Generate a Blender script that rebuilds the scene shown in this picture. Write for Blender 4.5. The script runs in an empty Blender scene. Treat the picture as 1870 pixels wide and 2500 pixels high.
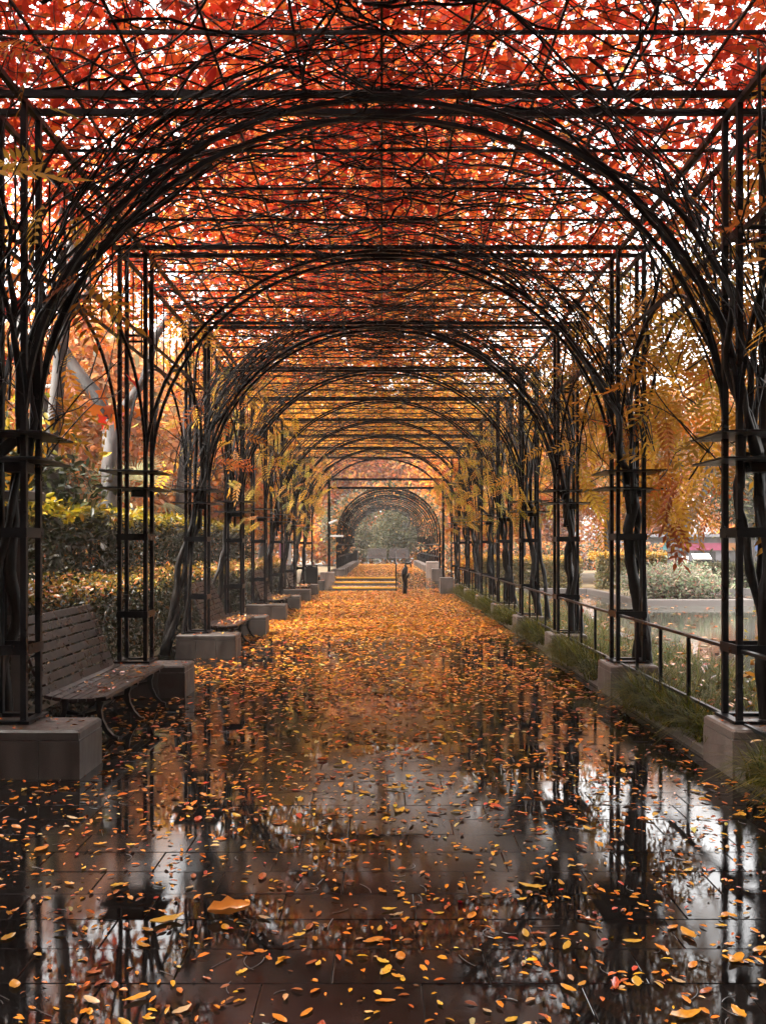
import bpy, math, random
import numpy as np
from mathutils import Vector, Matrix

random.seed(11)
rng = np.random.default_rng(11)
SC = bpy.context.scene
COL = SC.collection
PI = math.pi

# ------------------------------------------------------------------ camera, sky, sun, exposure
EYE = 1.65
cam_data = bpy.data.cameras.new('camera')
cam = bpy.data.objects.new('camera', cam_data)
COL.objects.link(cam)
cam.location = (0, 0, EYE)
cam.rotation_euler = (math.radians(90), 0, 0)
cam_data.sensor_fit = 'VERTICAL'
cam_data.sensor_height = 36.0
cam_data.lens = 2268 / 2500 * 36.0
cam_data.shift_y = 82 / 2500
cam_data.shift_x = 3 / 2500
cam_data.clip_end = 1000
cam_data.clip_start = 0.05
SC.camera = cam

SUN_EL, SUN_AZ = math.radians(54), math.radians(-112)    # high on the left, a little behind the camera
world = bpy.data.worlds.new('World')
SC.world = world
world.use_nodes = True
wn, wl = world.node_tree.nodes, world.node_tree.links
wn.clear()
w_out = wn.new('ShaderNodeOutputWorld')
w_bg = wn.new('ShaderNodeBackground')
w_sky = wn.new('ShaderNodeTexSky')
w_sky.sky_type = 'NISHITA'
w_sky.sun_disc = False
w_sky.sun_elevation = SUN_EL
w_sky.sun_rotation = SUN_AZ
w_sky.dust_density = 4.0
w_hsv = wn.new('ShaderNodeHueSaturation')                # overcast: the same sky, drained of its blue
w_hsv.inputs['Saturation'].default_value = 0.12
w_mix = wn.new('ShaderNodeMix'); w_mix.data_type = 'RGBA'; w_mix.blend_type = 'MULTIPLY'
w_mix.inputs['Factor'].default_value = 1.0
w_mix.inputs['B'].default_value = (1.0, 0.97, 0.93, 1)
wl.new(w_sky.outputs['Color'], w_hsv.inputs['Color'])
wl.new(w_hsv.outputs['Color'], w_mix.inputs['A'])
wl.new(w_mix.outputs['Result'], w_bg.inputs['Color'])
w_bg.inputs['Strength'].default_value = 0.15
wl.new(w_bg.outputs['Background'], w_out.inputs['Surface'])

sun_d = bpy.data.lights.new('sun', 'SUN')
sun_d.energy = 1.5
sun_d.angle = math.radians(14)
sun_d.color = (1.0, 0.93, 0.82)
sun = bpy.data.objects.new('sun', sun_d)
COL.objects.link(sun)
_d = Vector((math.sin(SUN_AZ) * math.cos(SUN_EL), math.cos(SUN_AZ) * math.cos(SUN_EL), math.sin(SUN_EL)))
sun.rotation_euler = _d.to_track_quat('Z', 'Y').to_euler()

SC.view_settings.view_transform = 'Standard'
SC.view_settings.look = 'None'
SC.view_settings.gamma = 1.0
SC.view_settings.use_curve_mapping = False
SC.view_settings.exposure = 3.6
SC.render.engine = 'CYCLES'
SC.cycles.use_denoising = True
SC.cycles.max_bounces = 8
SC.cycles.diffuse_bounces = 3
SC.cycles.glossy_bounces = 3
SC.cycles.transmission_bounces = 5
SC.cycles.volume_bounces = 1
SC.cycles.caustics_reflective = False
SC.cycles.caustics_refractive = False

# ------------------------------------------------------------------ materials
def mat(name):
    m = bpy.data.materials.new(name)
    m.use_nodes = True
    n, l = m.node_tree.nodes, m.node_tree.links
    b = n['Principled BSDF']
    return m, n, l, b

def noise(n, l, vec, scale, detail=4, rough=0.55):
    t = n.new('ShaderNodeTexNoise')
    t.inputs['Scale'].default_value = scale
    t.inputs['Detail'].default_value = detail
    t.inputs['Roughness'].default_value = rough
    if vec is not None: l.new(vec, t.inputs['Vector'])
    return t

def ramp(n, l, fac, stops):
    r = n.new('ShaderNodeValToRGB')
    e = r.color_ramp.elements
    while len(e) < len(stops): e.new(0.5)
    for k, (p, c) in enumerate(stops):
        e[k].position = p
        e[k].color = (c[0], c[1], c[2], 1) if hasattr(c, '__len__') else (c, c, c, 1)
    l.new(fac, r.inputs['Fac'])
    return r

def bump(n, l, height, strength, dist, b):
    bp = n.new('ShaderNodeBump')
    bp.inputs['Strength'].default_value = strength
    bp.inputs['Distance'].default_value = dist
    l.new(height, bp.inputs['Height'])
    l.new(bp.outputs['Normal'], b.inputs['Normal'])
    return bp

def pos(n): return n.new('ShaderNodeNewGeometry').outputs['Position']

def two_tone(name, c1, c2, scale, rough, bumpk=0.0, bdist=0.01, spec=0.5, stretch=None, lo=0.35, hi=0.65, r2=None):
    m, n, l, b = mat(name)
    p = pos(n)
    if stretch:
        mp = n.new('ShaderNodeMapping'); mp.inputs['Scale'].default_value = stretch
        l.new(p, mp.inputs['Vector']); p = mp.outputs['Vector']
    t = noise(n, l, p, scale)
    r = ramp(n, l, t.outputs['Fac'], [(lo, c1), (hi, c2)])
    l.new(r.outputs['Color'], b.inputs['Base Color'])
    b.inputs['Roughness'].default_value = rough
    b.inputs['Specular IOR Level'].default_value = spec
    if r2 is not None:
        rr = ramp(n, l, noise(n, l, p, scale * 0.37).outputs['Fac'], [(0.35, rough), (0.65, r2)])
        l.new(rr.outputs['Color'], b.inputs['Roughness'])
    if bumpk: bump(n, l, t.outputs['Fac'], bumpk, bdist, b)
    return m

M = {}
M['metal'] = two_tone('painted_metal', (0.0018, 0.002, 0.0026), (0.004, 0.0042, 0.005), 9, 0.26, 0.15, 0.002, spec=0.10, r2=0.4)
M['iron'] = two_tone('cast_iron', (0.002, 0.002, 0.0022), (0.0045, 0.004, 0.004), 30, 0.3, 0.3, 0.002, spec=0.2)
M['bark'] = two_tone('vine_bark', (0.0025, 0.002, 0.0018), (0.010, 0.0075, 0.006), 14, 0.55, 0.9, 0.012, spec=0.10, stretch=(1, 1, 0.25), r2=0.38)
M['pale_bark'] = two_tone('plane_tree_bark', (0.013, 0.011, 0.0105), (0.042, 0.036, 0.033), 3.2, 0.7, 0.4, 0.01, stretch=(1, 1, 0.5), lo=.46, hi=.56)
M['grey_bark'] = two_tone('grey_bark', (0.025, 0.021, 0.019), (0.07, 0.06, 0.055), 7, 0.85, 0.9, 0.03, stretch=(1, 1, 0.3))
M['soil'] = two_tone('soil', (0.008, 0.006, 0.0045), (0.03, 0.018, 0.011), 6, 0.8, 0.8, 0.03)
M['lawn'] = two_tone('lawn', (0.02, 0.02, 0.007), (0.09, 0.05, 0.014), 2.2, 0.8, 0.8, 0.03)
M['kerb'] = two_tone('kerb_granite', (0.045, 0.038, 0.035), (0.09, 0.076, 0.07), 60, 0.38, 0.3, 0.002)
M['yellow'] = two_tone('yellow_paint', (0.42, 0.19, 0.008), (0.5, 0.26, 0.015), 12, 0.4)
M['riser'] = two_tone('dark_stone', (0.03, 0.026, 0.026), (0.07, 0.06, 0.055), 8, 0.4, 0.3, 0.004)
M['white'] = two_tone('white_paint', (0.34, 0.34, 0.34), (0.42, 0.42, 0.41), 5, 0.5)
M['pink'] = two_tone('pink_panel', (0.4, 0.16, 0.27), (0.45, 0.22, 0.33), 2, 0.5)
M['magenta'] = two_tone('magenta_sign', (0.165, 0.009, 0.048), (0.186, 0.015, 0.060), 2, 0.5)
M['teal'] = two_tone('teal_sign', (0.015, 0.105, 0.126), (0.021, 0.126, 0.150), 2, 0.5)
M['blue'] = two_tone('blue_sign', (0.009, 0.039, 0.150), (0.015, 0.060, 0.180), 2, 0.5)
M['orange'] = two_tone('orange_sign', (0.180, 0.060, 0.009), (0.210, 0.090, 0.018), 2, 0.5)
M['render'] = two_tone('grey_render', (0.06, 0.06, 0.075), (0.09, 0.09, 0.10), 1.5, 0.8)
M['paper'] = two_tone('notice_paper', (0.22, 0.17, 0.10), (0.34, 0.26, 0.16), 3, 0.7)
M['brown'] = two_tone('brown_board', (0.008, 0.005, 0.004), (0.016, 0.01, 0.008), 5, 0.35, stretch=(1, 1, 8))

def granite(name='shaded_granite', g=1.0):
    m, n, l, b = mat(name)
    p = pos(n)
    mp = n.new('ShaderNodeMapping'); mp.inputs['Scale'].default_value = (1, 1, .28); l.new(p, mp.inputs['Vector'])
    t1 = noise(n, l, mp.outputs['Vector'], 7, 6, .65); t2 = noise(n, l, p, 160, 2)
    r1 = ramp(n, l, t1.outputs['Fac'], [(0.3, (0.024 * g, 0.0195 * g, 0.017 * g)), (0.7, (0.060 * g, 0.048 * g, 0.042 * g))])
    r2 = ramp(n, l, t2.outputs['Fac'], [(0.35, (0.45, 0.43, 0.42)), (0.62, (1.2, 1.15, 1.12))])
    mx = n.new('ShaderNodeMix'); mx.data_type = 'RGBA'; mx.blend_type = 'MULTIPLY'; mx.inputs['Factor'].default_value = 0.8
    l.new(r1.outputs['Color'], mx.inputs['A']); l.new(r2.outputs['Color'], mx.inputs['B'])
    l.new(mx.outputs['Result'], b.inputs['Base Color'])
    rr = ramp(n, l, t1.outputs['Fac'], [(0.35, 0.28), (0.65, 0.6)])
    l.new(rr.outputs['Color'], b.inputs['Roughness'])
    bump(n, l, t2.outputs['Fac'], 0.25, 0.002, b); b.inputs['Specular IOR Level'].default_value = 0.22
    return m
M['granite'] = granite('shaded_granite', 0.7); M['pale_granite'] = granite('pale_granite', 4.2); M['lit_granite'] = granite('lit_granite', 1.9)  # one stone, darkened for shaded left plinths, lightened for lit ones; pale tiles differ

def wood():
    m, n, l, b = mat('wet_bench_wood')
    mp = n.new('ShaderNodeMapping'); mp.inputs['Scale'].default_value = (30, .35, 30)
    tc = n.new('ShaderNodeTexCoord'); l.new(tc.outputs['Object'], mp.inputs['Vector'])
    t = noise(n, l, mp.outputs['Vector'], 2.0, 6, 0.65)
    r = ramp(n, l, t.outputs['Fac'], [(0.25, (0.006, 0.0032, 0.0027)), (0.75, (0.014, 0.0074, 0.0062))])
    l.new(r.outputs['Color'], b.inputs['Base Color'])
    t2 = noise(n, l, pos(n), 5, 4)
    rr = ramp(n, l, t2.outputs['Fac'], [(0.4, 0.26), (0.62, 0.42)])
    l.new(rr.outputs['Color'], b.inputs['Roughness'])
    b.inputs['Specular IOR Level'].default_value = 0.15
    return m
M['wood'] = wood()

def paving():
    m, n, l, b = mat('wet_paving')
    p = pos(n)
    big = noise(n, l, p, 0.55, 5, 0.6)        # where the water film stands
    mid = noise(n, l, p, 7, 5, 0.6)
    fine = noise(n, l, p, 70, 3, 0.65)
    r = ramp(n, l, mid.outputs['Fac'], [(0.3, (0.0018, 0.0015, 0.0014)), (0.7, (0.0065, 0.0052, 0.0048))])
    oi = n.new('ShaderNodeObjectInfo')
    tint = n.new('ShaderNodeMapRange'); tint.inputs['To Min'].default_value = 0.75; tint.inputs['To Max'].default_value = 1.3
    l.new(oi.outputs['Random'], tint.inputs['Value'])
    mx = n.new('ShaderNodeMix'); mx.data_type = 'RGBA'; mx.blend_type = 'MULTIPLY'; mx.inputs['Factor'].default_value = 1
    l.new(r.outputs['Color'], mx.inputs['A']); l.new(tint.outputs['Result'], mx.inputs['B'])
    l.new(mx.outputs['Result'], b.inputs['Base Color'])
    dry = ramp(n, l, big.outputs['Fac'], [(0.46, 0.0), (0.58, 1.0)])
    rough = n.new('ShaderNodeMapRange'); rough.inputs['To Min'].default_value = 0.0; rough.inputs['To Max'].default_value = 0.018
    l.new(dry.outputs['Color'], rough.inputs['Value'])
    l.new(rough.outputs['Result'], b.inputs['Roughness'])
    b.inputs['IOR'].default_value = 1.34
    k = n.new('ShaderNodeMapRange'); k.inputs['To Min'].default_value = 0.006; k.inputs['To Max'].default_value = 0.07
    l.new(dry.outputs['Color'], k.inputs['Value'])
    bp = bump(n, l, fine.outputs['Fac'], 0.2, 0.0035, b)
    l.new(k.outputs['Result'], bp.inputs['Strength'])
    rip = noise(n, l, p, 26, 6, 0.7)
    bp2 = n.new('ShaderNodeBump'); bp2.inputs['Distance'].default_value = 0.006
    k2 = n.new('ShaderNodeMapRange'); k2.inputs['To Min'].default_value = 0.004; k2.inputs['To Max'].default_value = 0.06
    l.new(dry.outputs['Color'], k2.inputs['Value']); l.new(k2.outputs['Result'], bp2.inputs['Strength'])
    l.new(rip.outputs['Fac'], bp2.inputs['Height']); l.new(bp2.outputs['Normal'], bp.inputs['Normal'])
    return m
M['paving'] = paving()

def water():
    m, n, l, b = mat('pond_water')
    b.inputs['Base Color'].default_value = (0.035, 0.036, 0.030, 1)
    b.inputs['Roughness'].default_value = 0.06
    b.inputs['IOR'].default_value = 1.33
    t = noise(n, l, pos(n), 5, 3)
    bump(n, l, t.outputs['Fac'], 0.06, 0.02, b)
    return m
M['water'] = water()

def leafmat(name, trans=0.5, rough=0.38, spec=0.35):
    m, n, l, b = mat(name)
    a = n.new('ShaderNodeAttribute'); a.attribute_name = 'Col'
    l.new(a.outputs['Color'], b.inputs['Base Color'])
    b.inputs['Roughness'].default_value = rough
    b.inputs['Specular IOR Level'].default_value = spec
    tr = n.new('ShaderNodeBsdfTranslucent')
    g = n.new('ShaderNodeGamma'); g.inputs['Gamma'].default_value = 0.9
    l.new(a.outputs['Color'], g.inputs['Color']); l.new(g.outputs['Color'], tr.inputs['Color'])
    mx = n.new('ShaderNodeMixShader'); mx.inputs['Fac'].default_value = trans
    l.new(b.outputs['BSDF'], mx.inputs[1]); l.new(tr.outputs['BSDF'], mx.inputs[2])
    l.new(mx.outputs['Shader'], n['Material Output'].inputs['Surface'])
    return m
M['leaf'] = leafmat('autumn_leaf', 0.62, 0.5, 0.15)
M['litter'] = leafmat('fallen_wet_leaf', 0.1, 0.24, 0.55)
M['carpet'] = leafmat('leaf_carpet', 0.15, 0.5, 0.15)
M['hedge'] = leafmat('glossy_hedge_leaf', 0.3, 0.3, 0.22)
M['blade'] = leafmat('grass_blade', 0.4, 0.5, 0.06)

# ------------------------------------------------------------------ object helpers
def link(o, parent=None):
    COL.objects.link(o)
    if parent is not None: o.parent = parent
    return o

def tag(o, label=None, cat=None, group=None, kind=None):
    if label: o['label'] = label
    if cat: o['category'] = cat
    if group: o['group'] = group
    if kind: o['kind'] = kind
    return o

def thing(name, label, cat, loc=(0, 0, 0), rz=0.0, group=None):
    o = link(bpy.data.objects.new(name, None))
    o.location = loc; o.rotation_euler = (0, 0, rz); o.empty_display_size = 0.2
    return tag(o, label, cat, group)

def copy_tree(o, parent=None):
    c = o.copy(); COL.objects.link(c)
    if parent is not None:
        c.parent = parent
    for ch in list(o.children): copy_tree(ch, c)
    return c

class MB:
    def __init__(s): s.v = []; s.f = []
    def add(s, vs, fs):
        o = len(s.v); s.v.extend(vs); s.f.extend([tuple(i + o for i in f) for f in fs]); return s
    def box(s, x0, x1, y0, y1, z0, z1, M4=None):
        vs = [Vector((x, y, z)) for z in (z0, z1) for y in (y0, y1) for x in (x0, x1)]
        if M4 is not None: vs = [M4 @ v for v in vs]
        return s.add(vs, [(0, 2, 3, 1), (4, 5, 7, 6), (0, 1, 5, 4), (2, 6, 7, 3), (0, 4, 6, 2), (1, 3, 7, 5)])
    def cbox(s, x0, x1, y0, y1, z0, z1, c, M4=None):
        """box with chamfered top and vertical edges"""
        vs = []
        for z, ins in ((z0, 0), (z1 - c, 0), (z1, c)):
            a0, a1, b0, b1 = x0 + ins, x1 - ins, y0 + ins, y1 - ins
            k = c * 0.6
            vs += [Vector(q) for q in ((a0 + k, b0, z), (a1 - k, b0, z), (a1, b0 + k, z), (a1, b1 - k, z), (a1 - k, b1, z), (a0 + k, b1, z), (a0, b1 - k, z), (a0, b0 + k, z))]
        if M4 is not None: vs = [M4 @ v for v in vs]
        fs = [tuple(range(7, -1, -1)), tuple(range(16, 24))]
        for r in (0, 8):
            for i in range(8):
                j = (i + 1) % 8
                fs.append((r + i, r + j, r + 8 + j, r + 8 + i))
        return s.add(vs, fs)
    def tube(s, pts, rad, sides=6, cap=True, square=False):
        pts = [Vector(p) for p in pts]
        n = len(pts)
        if not hasattr(rad, '__len__'): rad = [rad] * n
        T = []
        for i in range(n):
            t = pts[min(i + 1, n - 1)] - pts[max(i - 1, 0)]
            if t.length < 1e-9: t = Vector((0, 0, 1))
            T.append(t.normalized())
        up = Vector((0, 0, 1)) if abs(T[0].z) < 0.9 else Vector((0, 1, 0))
        u = T[0].cross(up).normalized()
        o = len(s.v)
        ph = PI / 4 if square else 0
        for i in range(n):
            u = u - T[i] * u.dot(T[i])
            if u.length < 1e-6: u = T[i].orthogonal()
            u.normalize()
            w = T[i].cross(u)
            for k in range(sides):
                a = 2 * PI * k / sides + ph
                s.v.append(pts[i] + (u * math.cos(a) + w * math.sin(a)) * rad[i])
        for i in range(n - 1):
            for k in range(sides):
                k2 = (k + 1) % sides
                s.f.append((o + i * sides + k, o + i * sides + k2, o + (i + 1) * sides + k2, o + (i + 1) * sides + k))
        if cap:
            s.f.append(tuple(o + k for k in range(sides - 1, -1, -1)))
            s.f.append(tuple(o + (n - 1) * sides + k for k in range(sides)))
        return s
    def strip(s, pts, w, y0, y1):
        """flat bar of width w(i) swept along pts in the XZ plane, thickness y0..y1"""
        n = len(pts)
        if not hasattr(w, '__len__'): w = [w] * n
        o = len(s.v)
        for i in range(n):
            a, b = pts[max(i - 1, 0)], pts[min(i + 1, n - 1)]
            d = Vector((b[0] - a[0], 0, b[1] - a[1])).normalized()
            nn = Vector((-d.z, 0, d.x)) * w[i] / 2
            p = Vector((pts[i][0], 0, pts[i][1]))
            for yy in (y0, y1):
                s.v.append(p + nn + Vector((0, yy, 0))); s.v.append(p - nn + Vector((0, yy, 0)))
        for i in range(n - 1):
            q = o + i * 4; r = q + 4
            s.f += [(q, r, r + 1, q + 1), (q + 2, q + 3, r + 3, r + 2), (q, q + 2, r + 2, r), (q + 1, r + 1, r + 3, q + 3)]
        s.f += [(o, o + 1, o + 3, o + 2), (o + (n - 1) * 4, o + (n - 1) * 4 + 2, o + (n - 1) * 4 + 3, o + (n - 1) * 4 + 1)]
        return s
    def mesh(s, name, m, smooth=False):
        me = bpy.data.meshes.new(name)
        me.from_pydata([tuple(v) for v in s.v], [], s.f)
        if m is not None: me.materials.append(m)
        if smooth:
            me.polygons.foreach_set('use_smooth', [True] * len(me.polygons))
        me.update()
        return me
    def build(s, name, m, parent=None, smooth=False, loc=None):
        o = link(bpy.data.objects.new(name, s.mesh(name, m, smooth)), parent)
        if loc is not None: o.location = loc
        return o

def obj(name, me, parent=None, loc=(0, 0, 0), rot=None, sc=None):
    o = link(bpy.data.objects.new(name, me), parent)
    o.location = loc
    if rot is not None: o.rotation_euler = rot
    if sc is not None: o.scale = (sc, sc, sc) if not hasattr(sc, '__len__') else sc
    return o

def struct(name, mb, m, parent=None):
    o = mb.build(name, m, parent)
    if parent is None: o['kind'] = 'structure'
    return o

# ---- leaf clouds (numpy)
def T_(v, f): return np.array(v, dtype=np.float32), np.array(f, dtype=np.int32)
LOW = T_([(0, 0, 0), (.5, .27, .05), (1, 0, -.06), (.5, -.27, .05)], [(0, 1, 2), (0, 2, 3)])
OVAL = T_([(0, 0, 0), (.28, .2, .05), (.68, .19, .04), (1, 0, -.08), (.68, -.19, .04), (.28, -.2, .05), (.5, 0, -.02)],
          [(0, 1, 6), (1, 2, 6), (2, 3, 6), (3, 4, 6), (4, 5, 6), (5, 0, 6)])
def _maple():
    ang = [-150, -112, -78, -52, -26, 0, 26, 52, 78, 112, 150]
    rad = [.30, .62, .36, .82, .42, 1.0, .42, .82, .36, .62, .30]
    v = [(0, 0, 0)] + [(r * .5 * math.cos(math.radians(a)) , r * .55 * math.sin(math.radians(a)), -.10 * r * r + .05 * ((i % 2) - .5)) for i, (a, r) in enumerate(zip(ang, rad))]
    return T_(v, [(0, i, i + 1) for i in range(1, 11)] + [(0, 11, 1)])
MAPLE = _maple()
def _frond(pairs=6, wide=.11, ll=.34):
    v, f = [], []
    def leaflet(x, z, a, L):
        c, s_ = math.cos(a), math.sin(a); o = len(v)
        for (p, q, h) in ((0, 0, 0), (.45, wide / ll * .5, .02), (1, 0, -.10), (.45, -wide / ll * .5, .02)):
            px, py = p * L, q * L
            v.append((x + px * c - py * s_, px * s_ + py * c, z + h * L))
        f.extend([(o, o + 1, o + 2), (o, o + 2, o + 3)])
    for i in range(pairs):
        t = (i + .7) / (pairs + .7)
        z = -.28 * t * t
        for sg in (1, -1): leaflet(t, z, sg * math.radians(62 - 14 * t), ll * (1 - .35 * abs(t - .45)))
    leaflet(1.0, -.28, 0, ll)
    o = len(v)
    for t in (0, .5, 1.0): v += [(t, .007, -.28 * t * t), (t, -.007, -.28 * t * t)]
    f += [(o, o + 2, o + 3), (o, o + 3, o + 1), (o + 2, o + 4, o + 5), (o + 2, o + 5, o + 3)]
    return T_(v, f)
FROND = _frond()

ALB = .58                                  # wet leaves reflect less than dry ones
def palette(cols, n, jit=0.16):
    """random leaf colours: (r,g,b,weight) entries, jittered leaf by leaf"""
    c = np.array([q[:3] for q in cols], dtype=np.float32); w = np.array([q[3] for q in cols], dtype=np.float64); w /= w.sum()
    out = c[rng.choice(len(c), n, p=w)]
    out = out * (1 + jit * rng.standard_normal((n, 1))) * (1 + jit * .5 * rng.standard_normal((n, 3)))
    return np.clip(out * ALB, 0.001, 0.9).astype(np.float32)

def unit(a): return a / np.maximum(np.linalg.norm(a, axis=1, keepdims=True), 1e-9)

def raw_mesh(name, V, F, C, m):
    me = bpy.data.meshes.new(name)
    nv, nf = len(V), len(F)
    me.vertices.add(nv); me.vertices.foreach_set('co', np.ascontiguousarray(V, dtype=np.float32).ravel())
    me.loops.add(nf * 3); me.loops.foreach_set('vertex_index', np.ascontiguousarray(F, dtype=np.int32).ravel())
    me.polygons.add(nf)
    me.polygons.foreach_set('loop_start', np.arange(0, nf * 3, 3, dtype=np.int32))
    try: me.polygons.foreach_set('loop_total', np.full(nf, 3, dtype=np.int32))
    except Exception: pass
    if C is not None:
        a = me.attributes.new('Col', 'FLOAT_COLOR', 'POINT')
        a.data.foreach_set('color', np.concatenate([C, np.ones((nv, 1), np.float32)], 1).astype(np.float32).ravel())
    me.materials.append(m)
    me.update(calc_edges=True)
    return me

def cloud_mesh(name, P, Nrm, size, tmpl, cols, m, axis=None):
    P = np.asarray(P, dtype=np.float32); n = len(P)
    tv, tf = tmpl
    nn = unit(np.asarray(Nrm, dtype=np.float32))
    a = rng.standard_normal((n, 3)).astype(np.float32) if axis is None else np.asarray(axis, dtype=np.float32)
    t = unit(a - nn * (a * nn).sum(1, keepdims=True)); b = np.cross(nn, t)
    s = np.broadcast_to(np.asarray(size, dtype=np.float32), (n,))[:, None, None]
    V = P[:, None, :] + s * (tv[None, :, 0:1] * t[:, None] + tv[None, :, 1:2] * b[:, None] + tv[None, :, 2:3] * nn[:, None])
    F = tf[None] + (np.arange(n, dtype=np.int32) * len(tv))[:, None, None]
    C = np.repeat(cols, len(tv), axis=0)
    return raw_mesh(name, V.reshape(-1, 3), F.reshape(-1, 3), C, m)

def cloud(name, parent, *a, **k):
    kind = k.pop('kind', None)
    o = link(bpy.data.objects.new(name, cloud_mesh(name, *a, **k)), parent)
    if kind: o['kind'] = kind
    return o

def rand_normals(n, up=0.0, spread=1.0):
    a = rng.standard_normal((n, 3)) * spread
    a[:, 2] += up
    return a

def wob(seed, amp, k=3):
    r = random.Random(seed)
    ps = [(r.uniform(.6, 2.2), r.uniform(0, 6.28), r.uniform(.5, 1) * amp / (i + 1)) for i in range(k)]
    return lambda t: sum(a * math.sin(f * t * (i + 1) + p) for i, (f, p, a) in enumerate(ps))

# palettes (linear reflectances of the leaves themselves)
RED = [(.58, .045, .012, 4), (.50, .028, .010, 3), (.62, .085, .014, 3), (.34, .018, .010, 1.5), (.62, .15, .02, .8)]
REDOR = [(.62, .095, .013, 4), (.56, .05, .012, 2), (.58, .17, .02, 3), (.56, .24, .03, 1), (.34, .05, .015, 1)]
ORANGE = [(.58, .18, .02, 4), (.58, .25, .03, 3), (.52, .11, .016, 2), (.56, .32, .05, 1), (.38, .10, .02, 1)]
GOLD = [(.58, .27, .022, 4), (.56, .33, .03, 3), (.50, .19, .016, 2), (.36, .24, .03, 1), (.55, .14, .015, 1)]
GOLDGREEN = [(.40, .28, .03, 3), (.52, .32, .03, 2), (.24, .20, .03, 2), (.54, .22, .02, 1)]
PEACH = [(.66, .27, .10, 3), (.66, .20, .05, 3.5), (.60, .34, .17, 2), (.44, .24, .12, 1), (.28, .22, .12, .5)]
OLIVE = [(.10, .10, .05, 3), (.15, .14, .07, 2), (.06, .07, .035, 2), (.20, .15, .06, .7)]
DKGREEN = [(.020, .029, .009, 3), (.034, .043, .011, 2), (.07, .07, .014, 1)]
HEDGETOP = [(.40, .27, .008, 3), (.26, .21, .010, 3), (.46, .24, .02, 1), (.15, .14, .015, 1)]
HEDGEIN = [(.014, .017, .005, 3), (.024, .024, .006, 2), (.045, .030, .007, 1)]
LITTER = [(.66, .21, .010, 5), (.64, .31, .016, 2.6), (.56, .13, .010, 3.5), (.16, .05, .015, 2), (.30, .09, .02, 1.5), (.45, .05, .02, .7), (.55, .36, .14, 1)]

# ------------------------------------------------------------------ the setting
S = 3.5                                    # bay length
Y0 = 6.95                                  # first pillar in view
HX = 2.76                                  # pillar centre, both sides
NB = 10                                    # frames: index -1 .. 8
FR = list(range(-2, 9))  # the rearmost frame is out of view, added with its vines for shade
def yk(k): return Y0 + S * k

struct('ground', MB().box(-140, 140, -60, 150, -0.6, -0.40), M['soil'])
struct('left_bed', MB().box(-60, -3.42, -20, 120, -0.39, -0.01), M['lawn'])
struct('planting_bed', MB().box(2.62, 4.2, 0.5, 36, -0.39, 0.06), M['soil'])
fb = MB().box(2.9, 80, 35.2, 120, -0.39, -0.02); fb.box(7.95, 10.9, 28.2, 35.19, -0.39, -0.03)
struct('far_bank', fb, M['lawn'])
struct('pond', MB().box(4.45, 45, -6, 34.95, -0.39, -0.16), M['water'])
pe = MB()
pe.cbox(4.2, 4.44, 0.5, 34.9, -0.38, 0.05, .02); pe.cbox(4.2, 7.9, 34.96, 35.19, -0.38, 0.04, .02)
pe.cbox(7.7, 11.15, 27.9, 28.19, -0.38, 0.03, .02); pe.cbox(7.7, 7.94, 28.2, 34.95, -0.38, 0.035, .02)
pe.cbox(10.91, 11.15, 28.2, 34.95, -0.38, 0.035, .02); pe.cbox(11.16, 45, 34.96, 35.19, -0.38, 0.04, .02)
struct('pond_edge', pe, M['kerb'])

# path: dark bed for the joints, slabs laid in running bond
path = struct('path', MB().box(-3.41, 2.49, -8, 36.3, -0.39, -0.012), M['soil'])
SW, SL, GAP = 0.60, 0.30, 0.005
slab_mb = MB(); h = .0008
slab_mb.add([Vector(q) for q in ((-SW/2+GAP/2, -SL/2+GAP/2, -.011), (SW/2-GAP/2, -SL/2+GAP/2, -.011), (SW/2-GAP/2, SL/2-GAP/2, -.011), (-SW/2+GAP/2, SL/2-GAP/2, -.011),
             (-SW/2+GAP/2, -SL/2+GAP/2, -h), (SW/2-GAP/2, -SL/2+GAP/2, -h), (SW/2-GAP/2, SL/2-GAP/2, -h), (-SW/2+GAP/2, SL/2-GAP/2, -h),
             (-SW/2+GAP, -SL/2+GAP, 0), (SW/2-GAP, -SL/2+GAP, 0), (SW/2-GAP, SL/2-GAP, 0), (-SW/2+GAP, SL/2-GAP, 0))],
            [(0, 1, 5, 4), (1, 2, 6, 5), (2, 3, 7, 6), (3, 0, 4, 7), (4, 5, 9, 8), (5, 6, 10, 9), (6, 7, 11, 10), (7, 4, 8, 11), (8, 9, 10, 11)])
slab_me = slab_mb.mesh('paving_slab', M['paving'])
slabs = []
row = 0; y = 0.5
while y < 36.0:
    off = (0.15, -0.19, 0.04)[row % 3]
    k0 = -6
    for k in range(-7, 6):
        x = off + (k + .5) * SW
        xa, xb = x - SW/2, x + SW/2
        if xb < -3.38 or xa > 2.47: continue
        slabs.append((x, y + SL/2))
    y += SL; row += 1
vis = [p for p in slabs if p[1] > 2.9 and abs(p[0]) < .43 * p[1] + .3 and -2.45 < p[0] < 2.3]
vis.sort(key=lambda p: p[1]); near = set(vis[:296])
rest = MB()
for (x, y) in slabs:
    dz = random.uniform(-.0012, .0008)
    rx, ry = random.gauss(0, .0016), random.gauss(0, .0012)
    w = min(x + SW/2, 2.488) - max(x - SW/2, -3.405); cx = (min(x + SW/2, 2.488) + max(x - SW/2, -3.405)) / 2
    if (x, y) in near:
        obj('paving_slab', slab_me, path, (cx, y, dz), (rx, ry, 0), (w / SW, 1, 1))
    else:
        T = Matrix.Translation((cx, y, dz)) @ Matrix.Rotation(rx, 4, 'X') @ Matrix.Rotation(ry, 4, 'Y') @ Matrix.Diagonal((w / SW, 1, 1, 1))
        rest.add([T @ v for v in slab_mb.v], slab_mb.f)
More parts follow.
